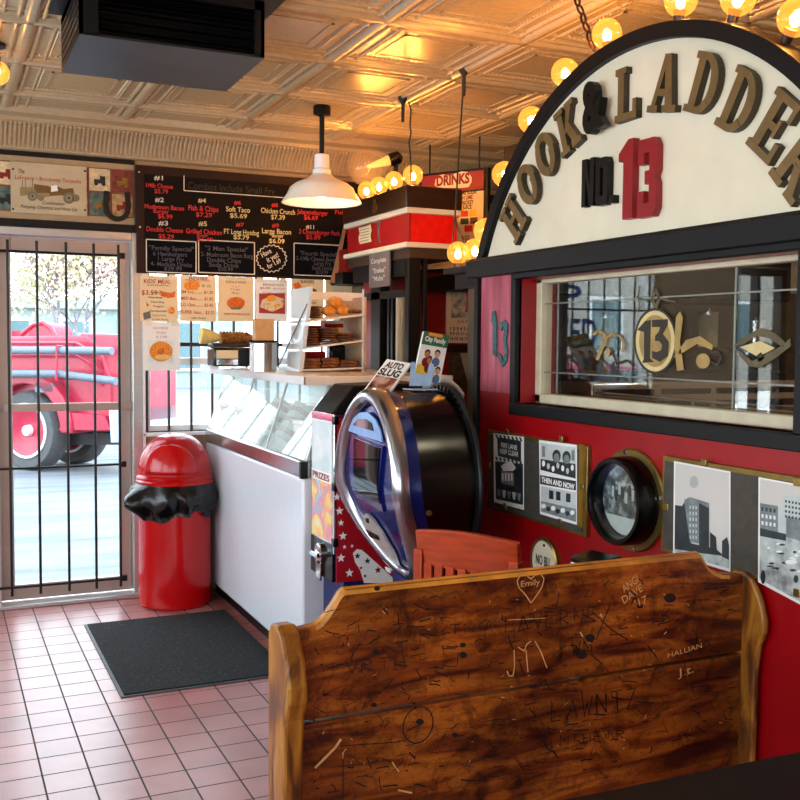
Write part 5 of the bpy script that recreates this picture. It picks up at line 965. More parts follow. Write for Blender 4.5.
patch(sy([(369, 529), (381, 535), (383, 540), (373, 537)]), -.016, .006).build('coin_slot', M['gloss_black'], om); patch(sy([(369, 518), (371.5, 518), (372, 523), (370, 522)]), -.016, .006).build('keyhole', M['iron'], om); patch(sy([(388, 566), (394, 569), (393, 573), (389, 570)]), -.016, .006).build('return_slot', M['paper'], om); patch(sy([(382, 553), (386, 555), (388, 560), (384, 559)]), -.016, .006).build('keyhole', M['iron'], om)
B(1.64, 1.76, oy - .16, oy + .16, .04, .62).build('pedestal', M['navy'], om, bevel=.006); B(1.54, 1.80, oy - .22, oy + .22, 0, .04).build('foot_plate', M['navy'], om, bevel=.004)
c = py(429, 513, oy - .302); MB().lathe([(.011, 0), (.009, .008)], c, -Y3, 12).build('lock', M['brass'], om)
# leaflets on top of it
zdr = ocz + obh * 1.0
mg = thing('magazine', 'car magazine leaning on the top of the blue oval machine', 'magazine', (1.53, oy - .02, zdr))
P = [py(x, y, oy + dy) for x, y, dy in ((363, 391, .04), (387, 396, -.06), (406, 364, .0), (387, 359, .1))]; P[2] = P[1] + P[3] - P[0]
n_ = (P[1] - P[0]).cross(P[3] - P[0]).normalized(); n_ = n_ if n_.dot(CAM - P[0]) > 0 else -n_
mb = MB(); mb.add(P + [p - n_ * .008 for p in P], [(0, 1, 2, 3), (7, 6, 5, 4), (0, 1, 5, 4), (1, 2, 6, 5), (2, 3, 7, 6), (3, 0, 4, 7)]); mb.build('pages', M['paper'], mg, smooth=0)
bl3 = lambda u_, v_, d=.001: (P[0].lerp(P[1], u_)).lerp(P[3].lerp(P[2], u_), v_) + n_ * d
MB().quad(bl3(.06, .04), bl3(.94, .04), bl3(.94, .5), bl3(.06, .5)).build('cover_photo', ramp_mat('cover photo', [(.35, '#1c1412'), (.5, '#8a4a34'), (.65, '#c8a090'), (.8, '#302020')], 26, .4), mg, smooth=0)
mb = MB(); uu = (P[1] - P[0]); vv = (P[3] - P[0]); Wd, Hd = uu.length, vv.length
mb.text('AUTO', bl3(.12, .76, .0015), uu.normalized(), vv.normalized(), Wd * .72, Hd * .17, mt=IK, bold=.04); mb.text('SLUG', bl3(.06, .53, .0015), uu.normalized(), vv.normalized(), Wd * .86, Hd * .19, mt=IK, bold=.04); mb.build('masthead', IK, mg, smooth=0)
bh = thing('leaflet_holder', 'pale blue plastic leaflet holder on top of the black drum', 'holder', (1.73, oy, zdr)); yb_ = oy + .01
def q3(x, y, Y): return py(x, y, Y)
zb3 = ocz + obh * .965
def hp(x, y, d): p = q3(x, y, yb_ + d); return V3((p.x, p.y, max(p.z, zb3)))
lb_ = mat('pale blue plastic', '#a9c6e8', .25)
pts = [(409, 386), (431, 386), (434, 364), (429, 364), (427, 374), (416, 374), (415, 362), (411, 362)]
MB().loft([[hp(x, y, -.045) for x, y in pts], [hp(x, y, -.04) for x, y in pts]]).build('front', lb_, bh); MB().prism([(-.005, -.04), (.1, -.04), (.1, .055), (-.005, .055)], (hp(410, 386, 0).x, yb_, zb3), X3, Y3, Z3, .004).build('tray', lb_, bh)
lf_ = thing('leaflet', 'green-topped leaflet picturing four people standing in the pale blue holder', 'leaflet', (1.74, oy, zdr)); P = [py(x, y, yb_ + dy) for x, y, dy in ((414, 378, -.03), (440, 382, -.03), (450, 337, .03), (424, 331, .03))]; P[2] = P[1] + P[3] - P[0]
n_ = (P[1] - P[0]).cross(P[3] - P[0]).normalized(); n_ = n_ if n_.dot(CAM - P[0]) > 0 else -n_
mb = MB(); mb.add(P + [p - n_ * .014 for p in P], [(0, 1, 2, 3), (7, 6, 5, 4), (0, 1, 5, 4), (1, 2, 6, 5), (2, 3, 7, 6), (3, 0, 4, 7)]); mb.build('pages', M['paper'], lf_, smooth=0)
MB().quad(bl3(0, .72), bl3(1, .72), bl3(1, 1), bl3(0, 1)).build('green_header', mat('green header', '#2e6a48', .4), lf_, smooth=0); MB().quad(bl3(.2, .92, .0016), bl3(.75, .92, .0016), bl3(.75, .99, .0016), bl3(.2, .99, .0016)).build('orange_tab', mat('orange tab', '#e09038', .4), lf_, smooth=0); MB().quad(bl3(.02, .1), bl3(.7, .1), bl3(.6, .3), bl3(.02, .3)).build('yellow_band', mat('yellow band', '#e8c83a', .4), lf_, smooth=0)
mb = MB(); mb.text('City Family', bl3(.1, .8, .0018), (P[1] - P[0]).normalized(), (P[3] - P[0]).normalized(), (P[1] - P[0]).length * .8, .02, mt=M['paper'], bold=.03); mb.build('lettering', M['paper'], lf_, smooth=0)
sk = [mat('printed skin', '#b07a5c', .5), mat('printed skin light', '#d0a080', .5)]; mb = MB(); ht = mat('printed shirt blue', '#4a6a9c', .5)
for u_, v_, s_, k in ((.3, .52, .1, 0), (.68, .55, .1, 1), (.42, .4, .09, 0), (.82, .2, .09, 1)):
    def el_(cu, cv, a, b2, mm, d): mb.add([bl3(cu + a * math.cos(2 * PI * i / 14), cv + b2 * math.sin(2 * PI * i / 14), d) for i in range(14)], [list(range(14))], mm)
    el_(u_, v_ - .16, s_ * 1.5, .1, ht if k else M['red_matt'], .0012); el_(u_, v_ + .035, s_ * 1.12, .075, M['ink'], .0016); el_(u_, v_, s_, .065, sk[k], .002)
mb.build('printed_people', sk[0], lf_, smooth=0)

# ------------------------------------------------------------------ framed pictures on the red partition
def on_wall(x, y, d=0): return px(x, y, XW - d)
bw = [ramp_mat('street photo ground', [(.3, '#6f7472'), (.5, '#a9aeac'), (.75, '#c8ccca')], 30, .5), mat('photo sky', '#c9c2bd', .5, var=.04, scale=4), mat('photo dark', '#23292c', .5, var=.4, scale=30), mat('photo mid', '#737a7c', .5, var=.25, scale=40), mat('photo light', '#b9bebd', .5, var=.1), mat('photo paper', '#e4e2de', .5, var=.02)]
def wq(mb, pts, d, mm): P = [on_wall(x, y, d) for x, y in pts]; mb.add(P, [list(range(len(P)))], mm)
def pic_frame(name, label, c4, gold_right, clips):
    (xa, ya), (xb, yb), (xc, yc), (xd, yd) = c4; A, Bq = on_wall(xa, ya), on_wall(xc, yc)
    t = thing(name, label, 'picture', (XW, (A.y + Bq.y) / 2, Bq.z)); y0, y1 = Bq.y, A.y; z0, z1 = on_wall(xd, yd).z, A.z
    B(XW - .016, XW, y0, y1, z0, z1).build('brass_frame', M['brass'], t, bevel=.002); B(XW - .019, XW - .015, y0 + .02, y1 - .012, z0 + .012, z1 - .016).build('mat_board', mat('grey mat board', '#45423c', .25, var=.15), t)
    for x, y in clips: c = on_wall(x, y, .019); MB().obox(c, Y3, Z3, X3, .022, .022, .006).build('clip', M['brass'], t, bevel=.002); 
    return t
f1 = pic_frame('framed_picture', 'brass frame with two black and white fire station cards left of the porthole', ((491, 429.5), (590, 442), (590, 530), (491, 507)), True, ((507, 432), (561, 439), (505, 506), (560, 522), (489.5, 465), (582, 487)))
mb = MB(); wq(mb, [(493.5, 433), (524, 437), (524, 510), (494, 502)], .0196, bw[5]); wq(mb, [(495, 461), (523, 464), (523, 505), (496, 499)], .0204, bw[2]); wq(mb, [(497, 437), (521, 441), (521, 462), (498, 456)], .0204, bw[2])
for k in range(7): x = 495 + 4 * k; wq(mb, [(x, 434 + .13 * (x - 494)), (x + 2, 434.3 + .13 * (x - 494)), (x + 3.5, 438 + .13 * (x - 494)), (x + 1.5, 438 + .13 * (x - 494))], .021, bw[2]); wq(mb, [(x, 456.5 + .15 * (x - 494)), (x + 2, 456.8 + .15 * (x - 494)), (x + 3, 460 + .16 * (x - 494)), (x + 1, 460 + .16 * (x - 494))], .021, bw[2])
wq(mb, [(501, 466), (508, 461), (512, 462), (516, 468), (513, 471), (503, 471)], .021, bw[5]); wq(mb, [(501, 471), (514, 473), (514, 486), (501, 483)], .021, bw[3]); 
for k in range(4): wq(mb, [(502 + 3 * k, 473), (503.5 + 3 * k, 473.4), (503.5 + 3 * k, 481), (502 + 3 * k, 480.6)], .0214, bw[5])
for k in range(5): wq(mb, [(497 + 5 * k, 489 + k), (501 + 5 * k, 489.6 + k), (500 + 5 * k, 497 + k), (498 + 5 * k, 496 + k)], .021, bw[4 if k % 2 else 3])
def wtx(mb, s, x, y, x1, cap, mm, d, bold=.02): a, c = on_wall(x, y, d), on_wall(x1, y + .18 * (x1 - x), d); h = on_wall(x, y - cap, d).z - a.z; u_ = (V3((c.x, c.y, c.z)) - a); mb.text(s, a, -Y3, Z3, abs(u_.y), h, mt=mm, bold=bold)
wtx(mb, 'FIRE LANE', 501, 447, 517, 4.6, bw[5], .0214); wtx(mb, 'KEEP CLEAR', 500, 453, 518.5, 4.6, bw[5], .0214); o = mb.build('photo_card', bw[5], f1, smooth=0); o['label'] = 'card with a striped FIRE LANE KEEP CLEAR panel'
mb = MB(); wq(mb, [(539, 440), (577, 445), (577, 525), (540, 514)], .0196, bw[5]); wq(mb, [(540.5, 443), (575.5, 447.5), (575.5, 479), (540.5, 470)], .0204, bw[4]); wq(mb, [(540.5, 459), (575.5, 464), (575.5, 478.5), (540.5, 470)], .021, bw[2]); wq(mb, [(540, 475), (576, 481), (576, 490.5), (540, 484)], .0204, bw[2]); wq(mb, [(541, 486), (576, 492.5), (576, 522), (541, 511.5)], .0204, bw[4]); wq(mb, [(541, 501), (576, 509), (576, 522), (541, 511.5)], .021, bw[3])
for x in (556.5, 566.5): wq(mb, ell(x, 456 + .13 * (x - 556), 4.2, 6.4), .021, bw[2]); wq(mb, ell(x, 458 + .13 * (x - 556), 2.8, 4.6), .0214, bw[3])
for x in (549, 556, 566): wq(mb, [(x, 490 + .18 * (x - 549)), (x + 4.5, 490.8 + .18 * (x - 549)), (x + 4.5, 499.5 + .18 * (x - 549)), (x, 498.8 + .18 * (x - 549))], .0208, bw[2])
for x in (542, 571.5): wq(mb, [(x, 446 + .13 * (x - 542)), (x + 3, 446.4 + .13 * (x - 542)), (x + 3, 457 + .13 * (x - 542)), (x, 456.6 + .13 * (x - 542))], .0208, bw[3])
for k in range(7): wq(mb, ell(543.5 + 4.8 * k, 463.5 + .7 * k + (k % 3) * 2, 1.5, 3), .0214, bw[4 if k % 2 else 5]); wq(mb, ell(543.5 + 4.8 * k, 506 + 1.1 * k + (k % 2) * 2, 2.2, 2.4), .0214, bw[2 if k % 2 else 5])
wtx(mb, 'THEN AND NOW', 541.5, 481.8, 574.5, 5, bw[5], .0214, .04); o = mb.build('photo_card', bw[5], f1, smooth=0); o['label'] = 'card with two photos and a THEN AND NOW band'
a = on_wall(586, 470); B(XW - .02, XW - .016, on_wall(588, 470).y + .0, on_wall(583.5, 470).y, on_wall(586, 527).z, on_wall(586, 444).z).build('gold_strip', mat('bright gold strip', '#b88a34', .3, .7), f1)
f2 = pic_frame('framed_picture', 'wide brass frame with two old city street photographs right of the porthole', ((667, 455), (830, 484), (830, 622), (667, 551)), False, ((704, 462.5), (797, 482), (666, 507), (797, 593)))
mb = MB(); wq(mb, [(674, 461), (730.5, 471.5), (730.5, 572), (673, 555)], .0196, bw[5]); wq(mb, [(675.5, 463), (729, 473), (729, 568.5), (674.5, 553)], .0204, bw[1]); wq(mb, [(675, 505), (682, 506), (686, 499), (691, 509), (691, 553), (686, 554), (674.5, 550)], .021, bw[2]); wq(mb, [(684, 500), (690, 497), (709, 503), (709, 545), (690, 542)], .0214, bw[3]); wq(mb, [(699, 503), (709, 508), (709, 548), (699, 545)], .0218, bw[2]); wq(mb, [(710, 532), (716, 537), (717, 553), (710, 551)], .0214, bw[2]); wq(mb, [(722, 541), (727, 537), (729, 545), (729, 562), (722, 559)], .0214, bw[2]); wq(mb, [(674.5, 546), (712, 552), (729, 560), (729, 568.5), (674.5, 553)], .0222, bw[0]); wq(mb, [(675, 541), (690, 543), (716, 549), (724, 556), (700, 553), (675, 549)], .0226, bw[2])
for r in range(6):
    for k in range(3): x, y = 689.5 + 3 * k, 505.5 + 6 * r + .2 * k; wq(mb, [(x, y), (x + 1.4, y + .2), (x + 1.4, y + 3.4), (x, y + 3.2)], .0222, bw[4])
wq(mb, ell(694, 482, 4.5, 6), .0208, mat('photo smudge', '#a9a8a8', .5)); o = mb.build('photo_card', bw[5], f2, smooth=0); o['label'] = 'photo of a tall corner building on an empty street'
mb = MB(); wq(mb, [(758.5, 477), (829, 490), (829, 620), (758, 582)], .0196, bw[5]); wq(mb, [(760, 479), (828, 492), (828, 617), (759.5, 579)], .0204, bw[1]); wq(mb, [(760, 530), (828, 545), (828, 617), (759.5, 579)], .021, bw[0]); wq(mb, [(760, 503), (778, 506), (778, 536), (760, 532)], .0214, bw[3]); wq(mb, [(778, 508), (786, 511), (786, 536), (778, 535)], .0214, bw[4]); wq(mb, [(783, 496), (803, 496), (803, 535), (783, 530)], .0212, bw[4]); wq(mb, [(786, 516), (828, 526), (828, 548), (786, 537)], .0216, bw[3]); wq(mb, [(760, 528), (786, 534), (786, 541), (760, 536)], .0218, bw[2])
for r in range(4):
    for k in range(5): x, y = 785 + 3.4 * k, 500 + 5 * r + .6 * k; wq(mb, [(x, y), (x + 1.8, y + .3), (x + 1.8, y + 2.6), (x, y + 2.3)], .022, bw[2])
for r in range(3):
    for k in range(4): x, y = 761.5 + 4 * k, 507 + 7 * r + .6 * k; wq(mb, [(x, y), (x + 2, y + .3), (x + 2, y + 4), (x, y + 3.6)], .022, bw[5 if r else 2])
rnd = random.Random(8)
for k in range(26): x = rnd.uniform(763, 826); y = rnd.uniform(540, 566) + .2 * (x - 760); wq(mb, ell(x, y, rnd.uniform(1.5, 4), rnd.uniform(.8, 1.6), 10), .0222, bw[rnd.choice((2, 2, 3, 5))])
wq(mb, ell(791, 562, 6, 2.4), .0224, bw[5]); wq(mb, ell(763, 577, 2.4, 7), .0224, bw[2]); wq(mb, ell(796, 579, 2.4, 4), .0224, bw[2]); o = mb.build('photo_card', bw[5], f2, smooth=0); o['label'] = 'photo of a busy street full of cars'
# porthole with a photograph behind glass
pc = on_wall(630, 498); pr_ = abs(on_wall(657, 500).y - on_wall(602, 498).y) / 2
ph_ = thing('porthole', 'brass porthole with a deep black barrel framing a crowd photograph', 'porthole', (XW, pc.y, pc.z - .17)); rz = .165
c = V3((XW, on_wall(633, 500).y, on_wall(633, 500).z)); 
MB().lathe([(rz, 0), (rz, .008), (rz - .004, .012), (.1, .012)], c, -X3, 48).build('brass_flange', M['brass'], ph_)
MB().lathe([(.142, .01), (.140, .07), (.134, .082), (.122, .082), (.116, .07), (.114, .03)], c, -X3, 48, caps=False).build('barrel', M['gloss_black'], ph_, smooth=50)
MB().lathe([(.118, .03), (.118, .032)], c, -X3, 48).build('photo', ramp_mat('crowd photo', [(.3, '#15191b'), (.48, '#4a5052'), (.6, '#8b9192'), (.75, '#c9cdcd')], 34, .4), ph_)
cx_ = c - X3 * .0335; mb = MB(); mb.add([cx_ + V3((0, .105 * math.cos(t), -.02 + .09 * math.sin(t))) for t in xs(PI * 1.12, PI * 1.88, 12)], [list(range(12))], bw[4])
for k in range(8): mb.obox(cx_ + V3((-.001, -.06 + .017 * k, .01 + .012 * (k % 3))), Y3, Z3, X3, .011, .035, .001, bw[4 if k % 2 else 2])
mb.text('ROARING', cx_ + V3((-.001, .045, .045)), -Y3, Z3, .09, .012, mt=bw[5]); mb.build('photo_figures', bw[4], ph_, smooth=0)
MB().lathe([(.117, .066), (.117, .068)], c, -X3, 48).build('glass', M['pane'], ph_)
for t in xs(PI / 4, PI / 4 + 1.5 * PI, 4): MB().lathe([(.008, .012), (.006, .016)], c + V3((0, (rz - .012) * math.cos(t + .6), (rz - .012) * math.sin(t + .6))), -X3, 10).build('screw', M['chrome'], ph_)
c = on_wall(546, 562); pq = thing('round_plaque', 'small round cream plaque with brass rim low on the red wall', 'plaque', (XW, c.y, c.z - .1)); MB().lathe([(.092, -.001), (.09, .012), (.08, .016), (.078, .01)], c, -X3, 40, caps=False).build('brass_rim', M['brass'], pq); MB().lathe([(.08, .0), (.08, .009)], c, -X3, 40).build('face', M['board'], pq)
mb = MB().text('NO BU', c + V3((-.0105, .052, -.012)), -Y3, Z3, .09, .034, mt=IK, bold=.02); mb.build('lettering', IK, pq, smooth=0); MB().lathe([(.006, .009), (.004, .013)], c + V3((0, 0, .062)), -X3, 8).build('nail', M['iron'], pq)
nm = mat('speckled blue green numeral', '#2e5a5c', .5, var=.6, scale=60)
for pts, lb in (([(492.5, 320), (494, 311), (496.5, 311), (498, 320), (498, 357), (494, 354), (494.5, 326)], 'speckled teal numeral one on the narrow red panel left of the serving window'), ([(500.5, 329), (502, 322), (506, 320), (509, 324), (509, 333), (507.5, 341), (509.5, 350), (508, 362), (504, 367), (500.5, 361), (500, 353), (502.5, 355), (504.5, 361), (506.5, 352), (505, 343), (504.5, 338), (506, 330), (504.5, 326), (503, 331)], 'speckled teal numeral three on the narrow red panel left of the serving window')):
    tag(MB().prism([(-(p.y), p.z) for p in [on_wall(*q_) for q_ in pts]], (XW, 0, 0), -Y3, Z3, -X3, .008).build('wall_numeral', nm), lb, 'numeral')

# ------------------------------------------------------------------ pew, chair, tables
PY = 2.03
wood = ramp_mat('scarred old pine', [(.22, '#160603'), (.36, '#4a1d07'), (.48, '#83400f'), (.6, '#a8621e'), (.75, '#5a260a')], 3.0, .36, (1.3, 1, 7.5), 14, bump=.3, dist=.9)
nt = wood.node_tree; b = nt.nodes['Principled BSDF']; rpn = [n for n in nt.nodes if n.type == 'VALTORGB'][0]; tcn = [n for n in nt.nodes if n.type == 'TEX_COORD'][0]
n2 = nt.nodes.new('ShaderNodeTexNoise'); n2.inputs['Scale'].default_value = 9; n2.inputs['Detail'].default_value = 12; n2.inputs['Distortion'].default_value = 1.2; n2.inputs['Roughness'].default_value = .7
r2 = nt.nodes.new('ShaderNodeValToRGB'); r2.color_ramp.elements[0].position = .33; r2.color_ramp.elements[0].color = (.12, .08, .05, 1); r2.color_ramp.elements[1].position = .5; r2.color_ramp.elements[1].color = (1, 1, 1, 1)
n3 = nt.nodes.new('ShaderNodeTexVoronoi'); n3.feature = 'DISTANCE_TO_EDGE'; n3.inputs['Scale'].default_value = 16; n4 = nt.nodes.new('ShaderNodeTexNoise'); n4.inputs['Scale'].default_value = 7; n4.inputs['Detail'].default_value = 4
vm_ = nt.nodes.new('ShaderNodeVectorMath'); vm_.operation = 'MULTIPLY_ADD'; vm_.inputs[1].default_value = (.35, .35, .35); L(n4.outputs['Color'], vm_.inputs[0]); L(tcn.outputs['Object'], vm_.inputs[2]); L(vm_.outputs[0], n3.inputs['Vector']); L(tcn.outputs['Object'], n4.inputs['Vector'])
r3 = nt.nodes.new('ShaderNodeValToRGB'); r3.color_ramp.elements[0].position = .0; r3.color_ramp.elements[0].color = (.3, .22, .18, 1); r3.color_ramp.elements[1].position = .035; r3.color_ramp.elements[1].color = (1, 1, 1, 1)
m1 = nt.nodes.new('ShaderNodeMixRGB'); m1.blend_type = 'MULTIPLY'; m1.inputs[0].default_value = .95; m2_ = nt.nodes.new('ShaderNodeMixRGB'); m2_.blend_type = 'MULTIPLY'; m2_.inputs[0].default_value = .7
L(tcn.outputs['Object'], n2.inputs['Vector']); L(n2.outputs['Fac'], r2.inputs[0]); L(rpn.outputs[0], m1.inputs[1]); L(r2.outputs[0], m1.inputs[2])
n5 = nt.nodes.new('ShaderNodeTexNoise'); n5.inputs['Scale'].default_value = 2.6; n5.inputs['Detail'].default_value = 6; L(tcn.outputs['Object'], n5.inputs['Vector']); r5 = nt.nodes.new('ShaderNodeValToRGB'); r5.color_ramp.elements[0].position = .35; r5.color_ramp.elements[0].color = (.42, .36, .3, 1); r5.color_ramp.elements[1].position = .66; r5.color_ramp.elements[1].color = (1.5, 1.35, 1.1, 1); L(n5.outputs['Fac'], r5.inputs[0])
m5 = nt.nodes.new('ShaderNodeMixRGB'); m5.blend_type = 'MULTIPLY'; m5.inputs[0].default_value = .9; L(m1.outputs[0], m5.inputs[1]); L(r5.outputs[0], m5.inputs[2]); L(m5.outputs[0], m2_.inputs[1]); L(n3.outputs['Distance'], r3.inputs[0]); L(r3.outputs[0], m2_.inputs[2]); L(m2_.outputs[0], b.inputs['Base Color'])
edge = mat('golden pine highlight', '#c9842c', .35, var=.4, scale=12, bump=.15); lite = mat('fresh scratch', '#d8a468', .6)
pw_ = thing('pew', 'scarred old wooden pew with shaped back and carved initials in the foreground', 'pew', (1.32, 1.95, 0))
Q = lambda x, y, Y=PY: (py(x, y, Y).x, py(x, y, Y).z)
X0, X1 = py(303, 720, PY).x - .02, py(737, 660, PY).x + .02; zse = Q(303, 722)[1] * .5 + Q(735, 655)[1] * .5
ztop = Q(345, 590)[1]; prof = [(X0, zse + .003), (X0, Q(320, 628)[1])] + [Q(x, y) for x, y in ((316, 626), (322, 622), (329, 614), (336, 603), (341, 594), (345, 590))] + [(Q(700, 554)[0], ztop)] + [Q(x, y) for x, y in ((704, 559), (708, 566), (714, 571), (722, 574.5), (730, 574.5))] + [(X1, Q(737, 576)[1]), (X1, zse + .003)]
for k in range(1, len(prof) - 1): pass
pd = .035
MB().prism(prof, (0, PY, 0), X3, Z3, Y3, pd).build('upper_board', wood, pw_, bevel=.006, smooth=0)
B(X0, X1, PY, PY + pd, .42, zse - .003).build('lower_board', wood, pw_, bevel=.005, smooth=0)
B(X0, X1, PY + .003, PY + pd - .003, .05, .42).build('skirt_board', wood, pw_, bevel=.004, smooth=0)
trm = [p for p in prof if p[1] > Q(737, 578)[1] - .002][1:]
mb = MB(); top = [V3((x, PY - .001, z)) for x, z in prof[2:-2]]; mb.loft([[p + V3((0, -.001, -.011)), p + V3((0, .002, -.002)), p + V3((0, pd * .5, .003)), p + V3((0, pd + .002, -.006)), p + V3((0, pd * .5, -.02))] for p in top]); mb.build('highlight_top_edge', edge, pw_)  # golden strip painting in the highlight along the pew's top edge
PEND = ramp_mat('golden pine end', [(.25, '#241004'), (.4, '#5c300c'), (.52, '#8a5218'), (.66, '#a8701f'), (.8, '#6a3a10')], 6, .36, (3, 3, .8), 9, bump=.15, dist=1.2)
def pew_end(xa, xb, nm):                             # shaped end board sticking out towards the camera, profile in the Y-Z plane
    f = [(PY + .06, 0), (PY + .06, .86), (PY + .045, .895), (PY + .0, .9), (PY - .03, .885), (PY - .06, .835), (PY - .085, .775), (PY - .085, .735), (PY - .06, .70), (PY - .05, .62), (PY - .048, .46), (PY - .34, .44), (PY - .36, .40), (PY - .35, .0), (PY - .27, 0), (PY - .25, .10), (PY - .05, .10), (PY - .03, 0)]
    f = [(PY + .06, 0), (PY + .06, .86), (PY + .045, .885), (PY + .0, .89), (PY - .03, .875), (PY - .06, .83), (PY - .08, .775), (PY - .08, .74), (PY - .06, .70), (PY - .052, .62), (PY - .05, .3), (PY - .05, 0)]
    return MB().prism(f, (xa, 0, 0), Y3, Z3, X3, xb - xa).build('end_board', PEND, pw_, bevel=.008, smooth=0)
pew_end(X0 - .042, X0 + .004, 0); pew_end(X1 - .006, X1 + .013, 1)
mb = MB(); NP = -Y3
def carve(mb, pts, w=.0028, mt=lite, Y=None): mb.poly([py(x, y, PY - .0016) for x, y in pts], w, Y3, mt)
heart = [(531, 603), (525, 594), (519, 588), (517, 581), (520, 576), (526, 575), (531, 579), (535, 575), (541, 574), (544, 579), (542, 587), (537, 595), (531, 603)]; carve(mb, heart)
carve(mb, [(514, 650), (514.5, 667), (513, 676), (509, 676), (507, 671)]); carve(mb, [(518, 647), (524, 651), (527, 644), (531, 641)]); carve(mb, [(526, 650), (528, 672)]); carve(mb, [(535, 641), (541, 652), (547, 668)])
def ptx(mb, s, x, y, x1, cap, mm, sl=-.08, bold=0): a, c = py(x, y, PY - .0016), py(x1, y, PY - .0016); u_ = V3((math.cos(sl), 0, -math.sin(sl))); mb.text(s, a, u_, V3((math.sin(sl), 0, math.cos(sl))), c.x - a.x, py(x, y - cap, PY).z - py(x, y, PY).z, mt=mm, bold=bold)
ptx(mb, 'Emily', 521, 587, 540, 6, lite, -.02); ptx(mb, 'ANGI', 624, 593, 641, 8, lite, -.5); ptx(mb, 'DAVE', 624, 604, 645, 8, lite, -.45); ptx(mb, "'17", 636, 608, 648, 8, lite, -.3); ptx(mb, 'HALLIAN', 668, 658, 702, 5, lite, -.12); ptx(mb, 'J.t.', 678, 677, 694, 8, lite, -.1)
carve(mb, [(315, 768), (325, 758), (335, 748), (341, 739)], .006); carve(mb, [(392, 762), (399, 772)]); carve(mb, [(398, 790), (412, 793)], .004); carve(mb, [(508, 620), (530, 619), (546, 618)], .0016); carve(mb, [(343, 752), (343, 759)]); carve(mb, [(600, 614), (602, 617)], .006); carve(mb, [(580, 632), (583, 637)], .004)
rnd = random.Random(77)
for k in range(60): x = rnd.uniform(315, 725); y = rnd.uniform(605, 770) - .1 * (x - 400); l = rnd.uniform(1, 4); a_ = rnd.uniform(0, PI); carve(mb, [(x, y), (x + l * math.cos(a_), y + l * math.sin(a_))], rnd.uniform(.001, .0026))
mb.build('carved_marks', lite, pw_, smooth=0, kind='stuff')
dk = mat('dark gouge', '#150703', .7); mb = MB(); rj = random.Random(4)
GL = {'L': [(0, 1, 0, 0, .7, 0)], 'A': [(0, 0, .4, 1, .8, 0), (.15, .4, .65, .4)], 'W': [(0, 1, .2, 0, .4, .7, .6, 0, .8, 1)], 'N': [(0, 0, 0, 1, .7, 0, .7, 1)], 'T': [(.4, 0, .4, 1), (0, 1, .8, 1)], 'Z': [(0, 1, .7, 1, 0, 0, .7, 0)], 'I': [(.2, 0, .2, 1)], 'M': [(0, 0, 0, 1, .4, .3, .8, 1, .8, 0)], 'E': [(.6, 1, 0, 1, 0, 0, .6, 0), (0, .5, .5, .5)], 'H': [(0, 0, 0, 1), (.7, 0, .7, 1), (0, .5, .7, .5)], 'O': [(.4, 0, 0, .3, 0, .7, .4, 1, .8, .7, .8, .3, .4, 0)], 'R': [(0, 0, 0, 1, .6, .9, .6, .55, 0, .5, .7, 0)], 'V': [(0, 1, .4, 0, .8, 1)]}
def hand(t, x, y, w, h, sl, lw):
    for ch2 in t:
        for st_ in GL[ch2]:
            for rep in range(2):
                pts = [(x + st_[k] * w + rj.uniform(-1, 1), y - st_[k + 1] * h + sl * st_[k] * w + rj.uniform(-1, 1)) for k in range(0, len(st_), 2)]; carve(mb, pts, lw * rj.uniform(.6, 1.2), dk)
        x += w * 1.15; y += sl * w * 1.15
hand('LAWNTZ', 552, 722, 13, 20, -.16, .002); hand('LAVERNE', 505, 632, 12, 15, -.12, .0016); hand('WM', 572, 655, 10, 12, -.2, .0022); hand('IVRTH', 330, 675, 14, 12, -.1, .0012); hand('MTHEIR', 560, 745, 10, 9, -.1, .0012); hand('RVTNO', 420, 640, 13, 10, -.15, .0012)
for k in range(330): x = rnd.uniform(312, 728); y = rnd.uniform(600, 790) - .1 * (x - 400); l = rnd.uniform(2, 16); a_ = rnd.choice((rnd.uniform(-.3, .1), rnd.uniform(0, PI))); carve(mb, [(x, y), (x + l * .5 * math.cos(a_) + rnd.uniform(-1, 1), y + l * .5 * math.sin(a_) + rnd.uniform(-1, 1)), (x + l * math.cos(a_), y + l * math.sin(a_))], rnd.uniform(.0012, .0034), dk)
carve(mb, [(340, 746), (400, 742)], .002, dk); carve(mb, [(343, 750), (343, 800)], .002, dk); carve(mb, [(590, 610), (612, 630), (628, 640)], .003, dk); carve(mb, [(610, 605), (596, 640)], .003, dk); carve(mb, [(418 + 15 * math.cos(t), 725 + 18 * math.sin(t) - 3 * math.cos(t)) for t in xs(0, 2 * PI, 24)], .003, dk)
for x, y, r in ((420, 722, 4), (376, 652, 3.5), (463, 645, 3), (463, 655, 4), (374, 705, 3), (590, 638, 5), (582, 655, 5), (455, 735, 3), (640, 606, 3), (670, 598, 6), (377, 588.5, 3)): mb.add([py(x + r * math.cos(t), y + .8 * r * math.sin(t), PY - .0014) for t in xs(0, 2 * PI, 13)[:-1]], [list(range(12))], dk)
mb.build('dark_gouges', dk, pw_, smooth=0, kind='stuff')
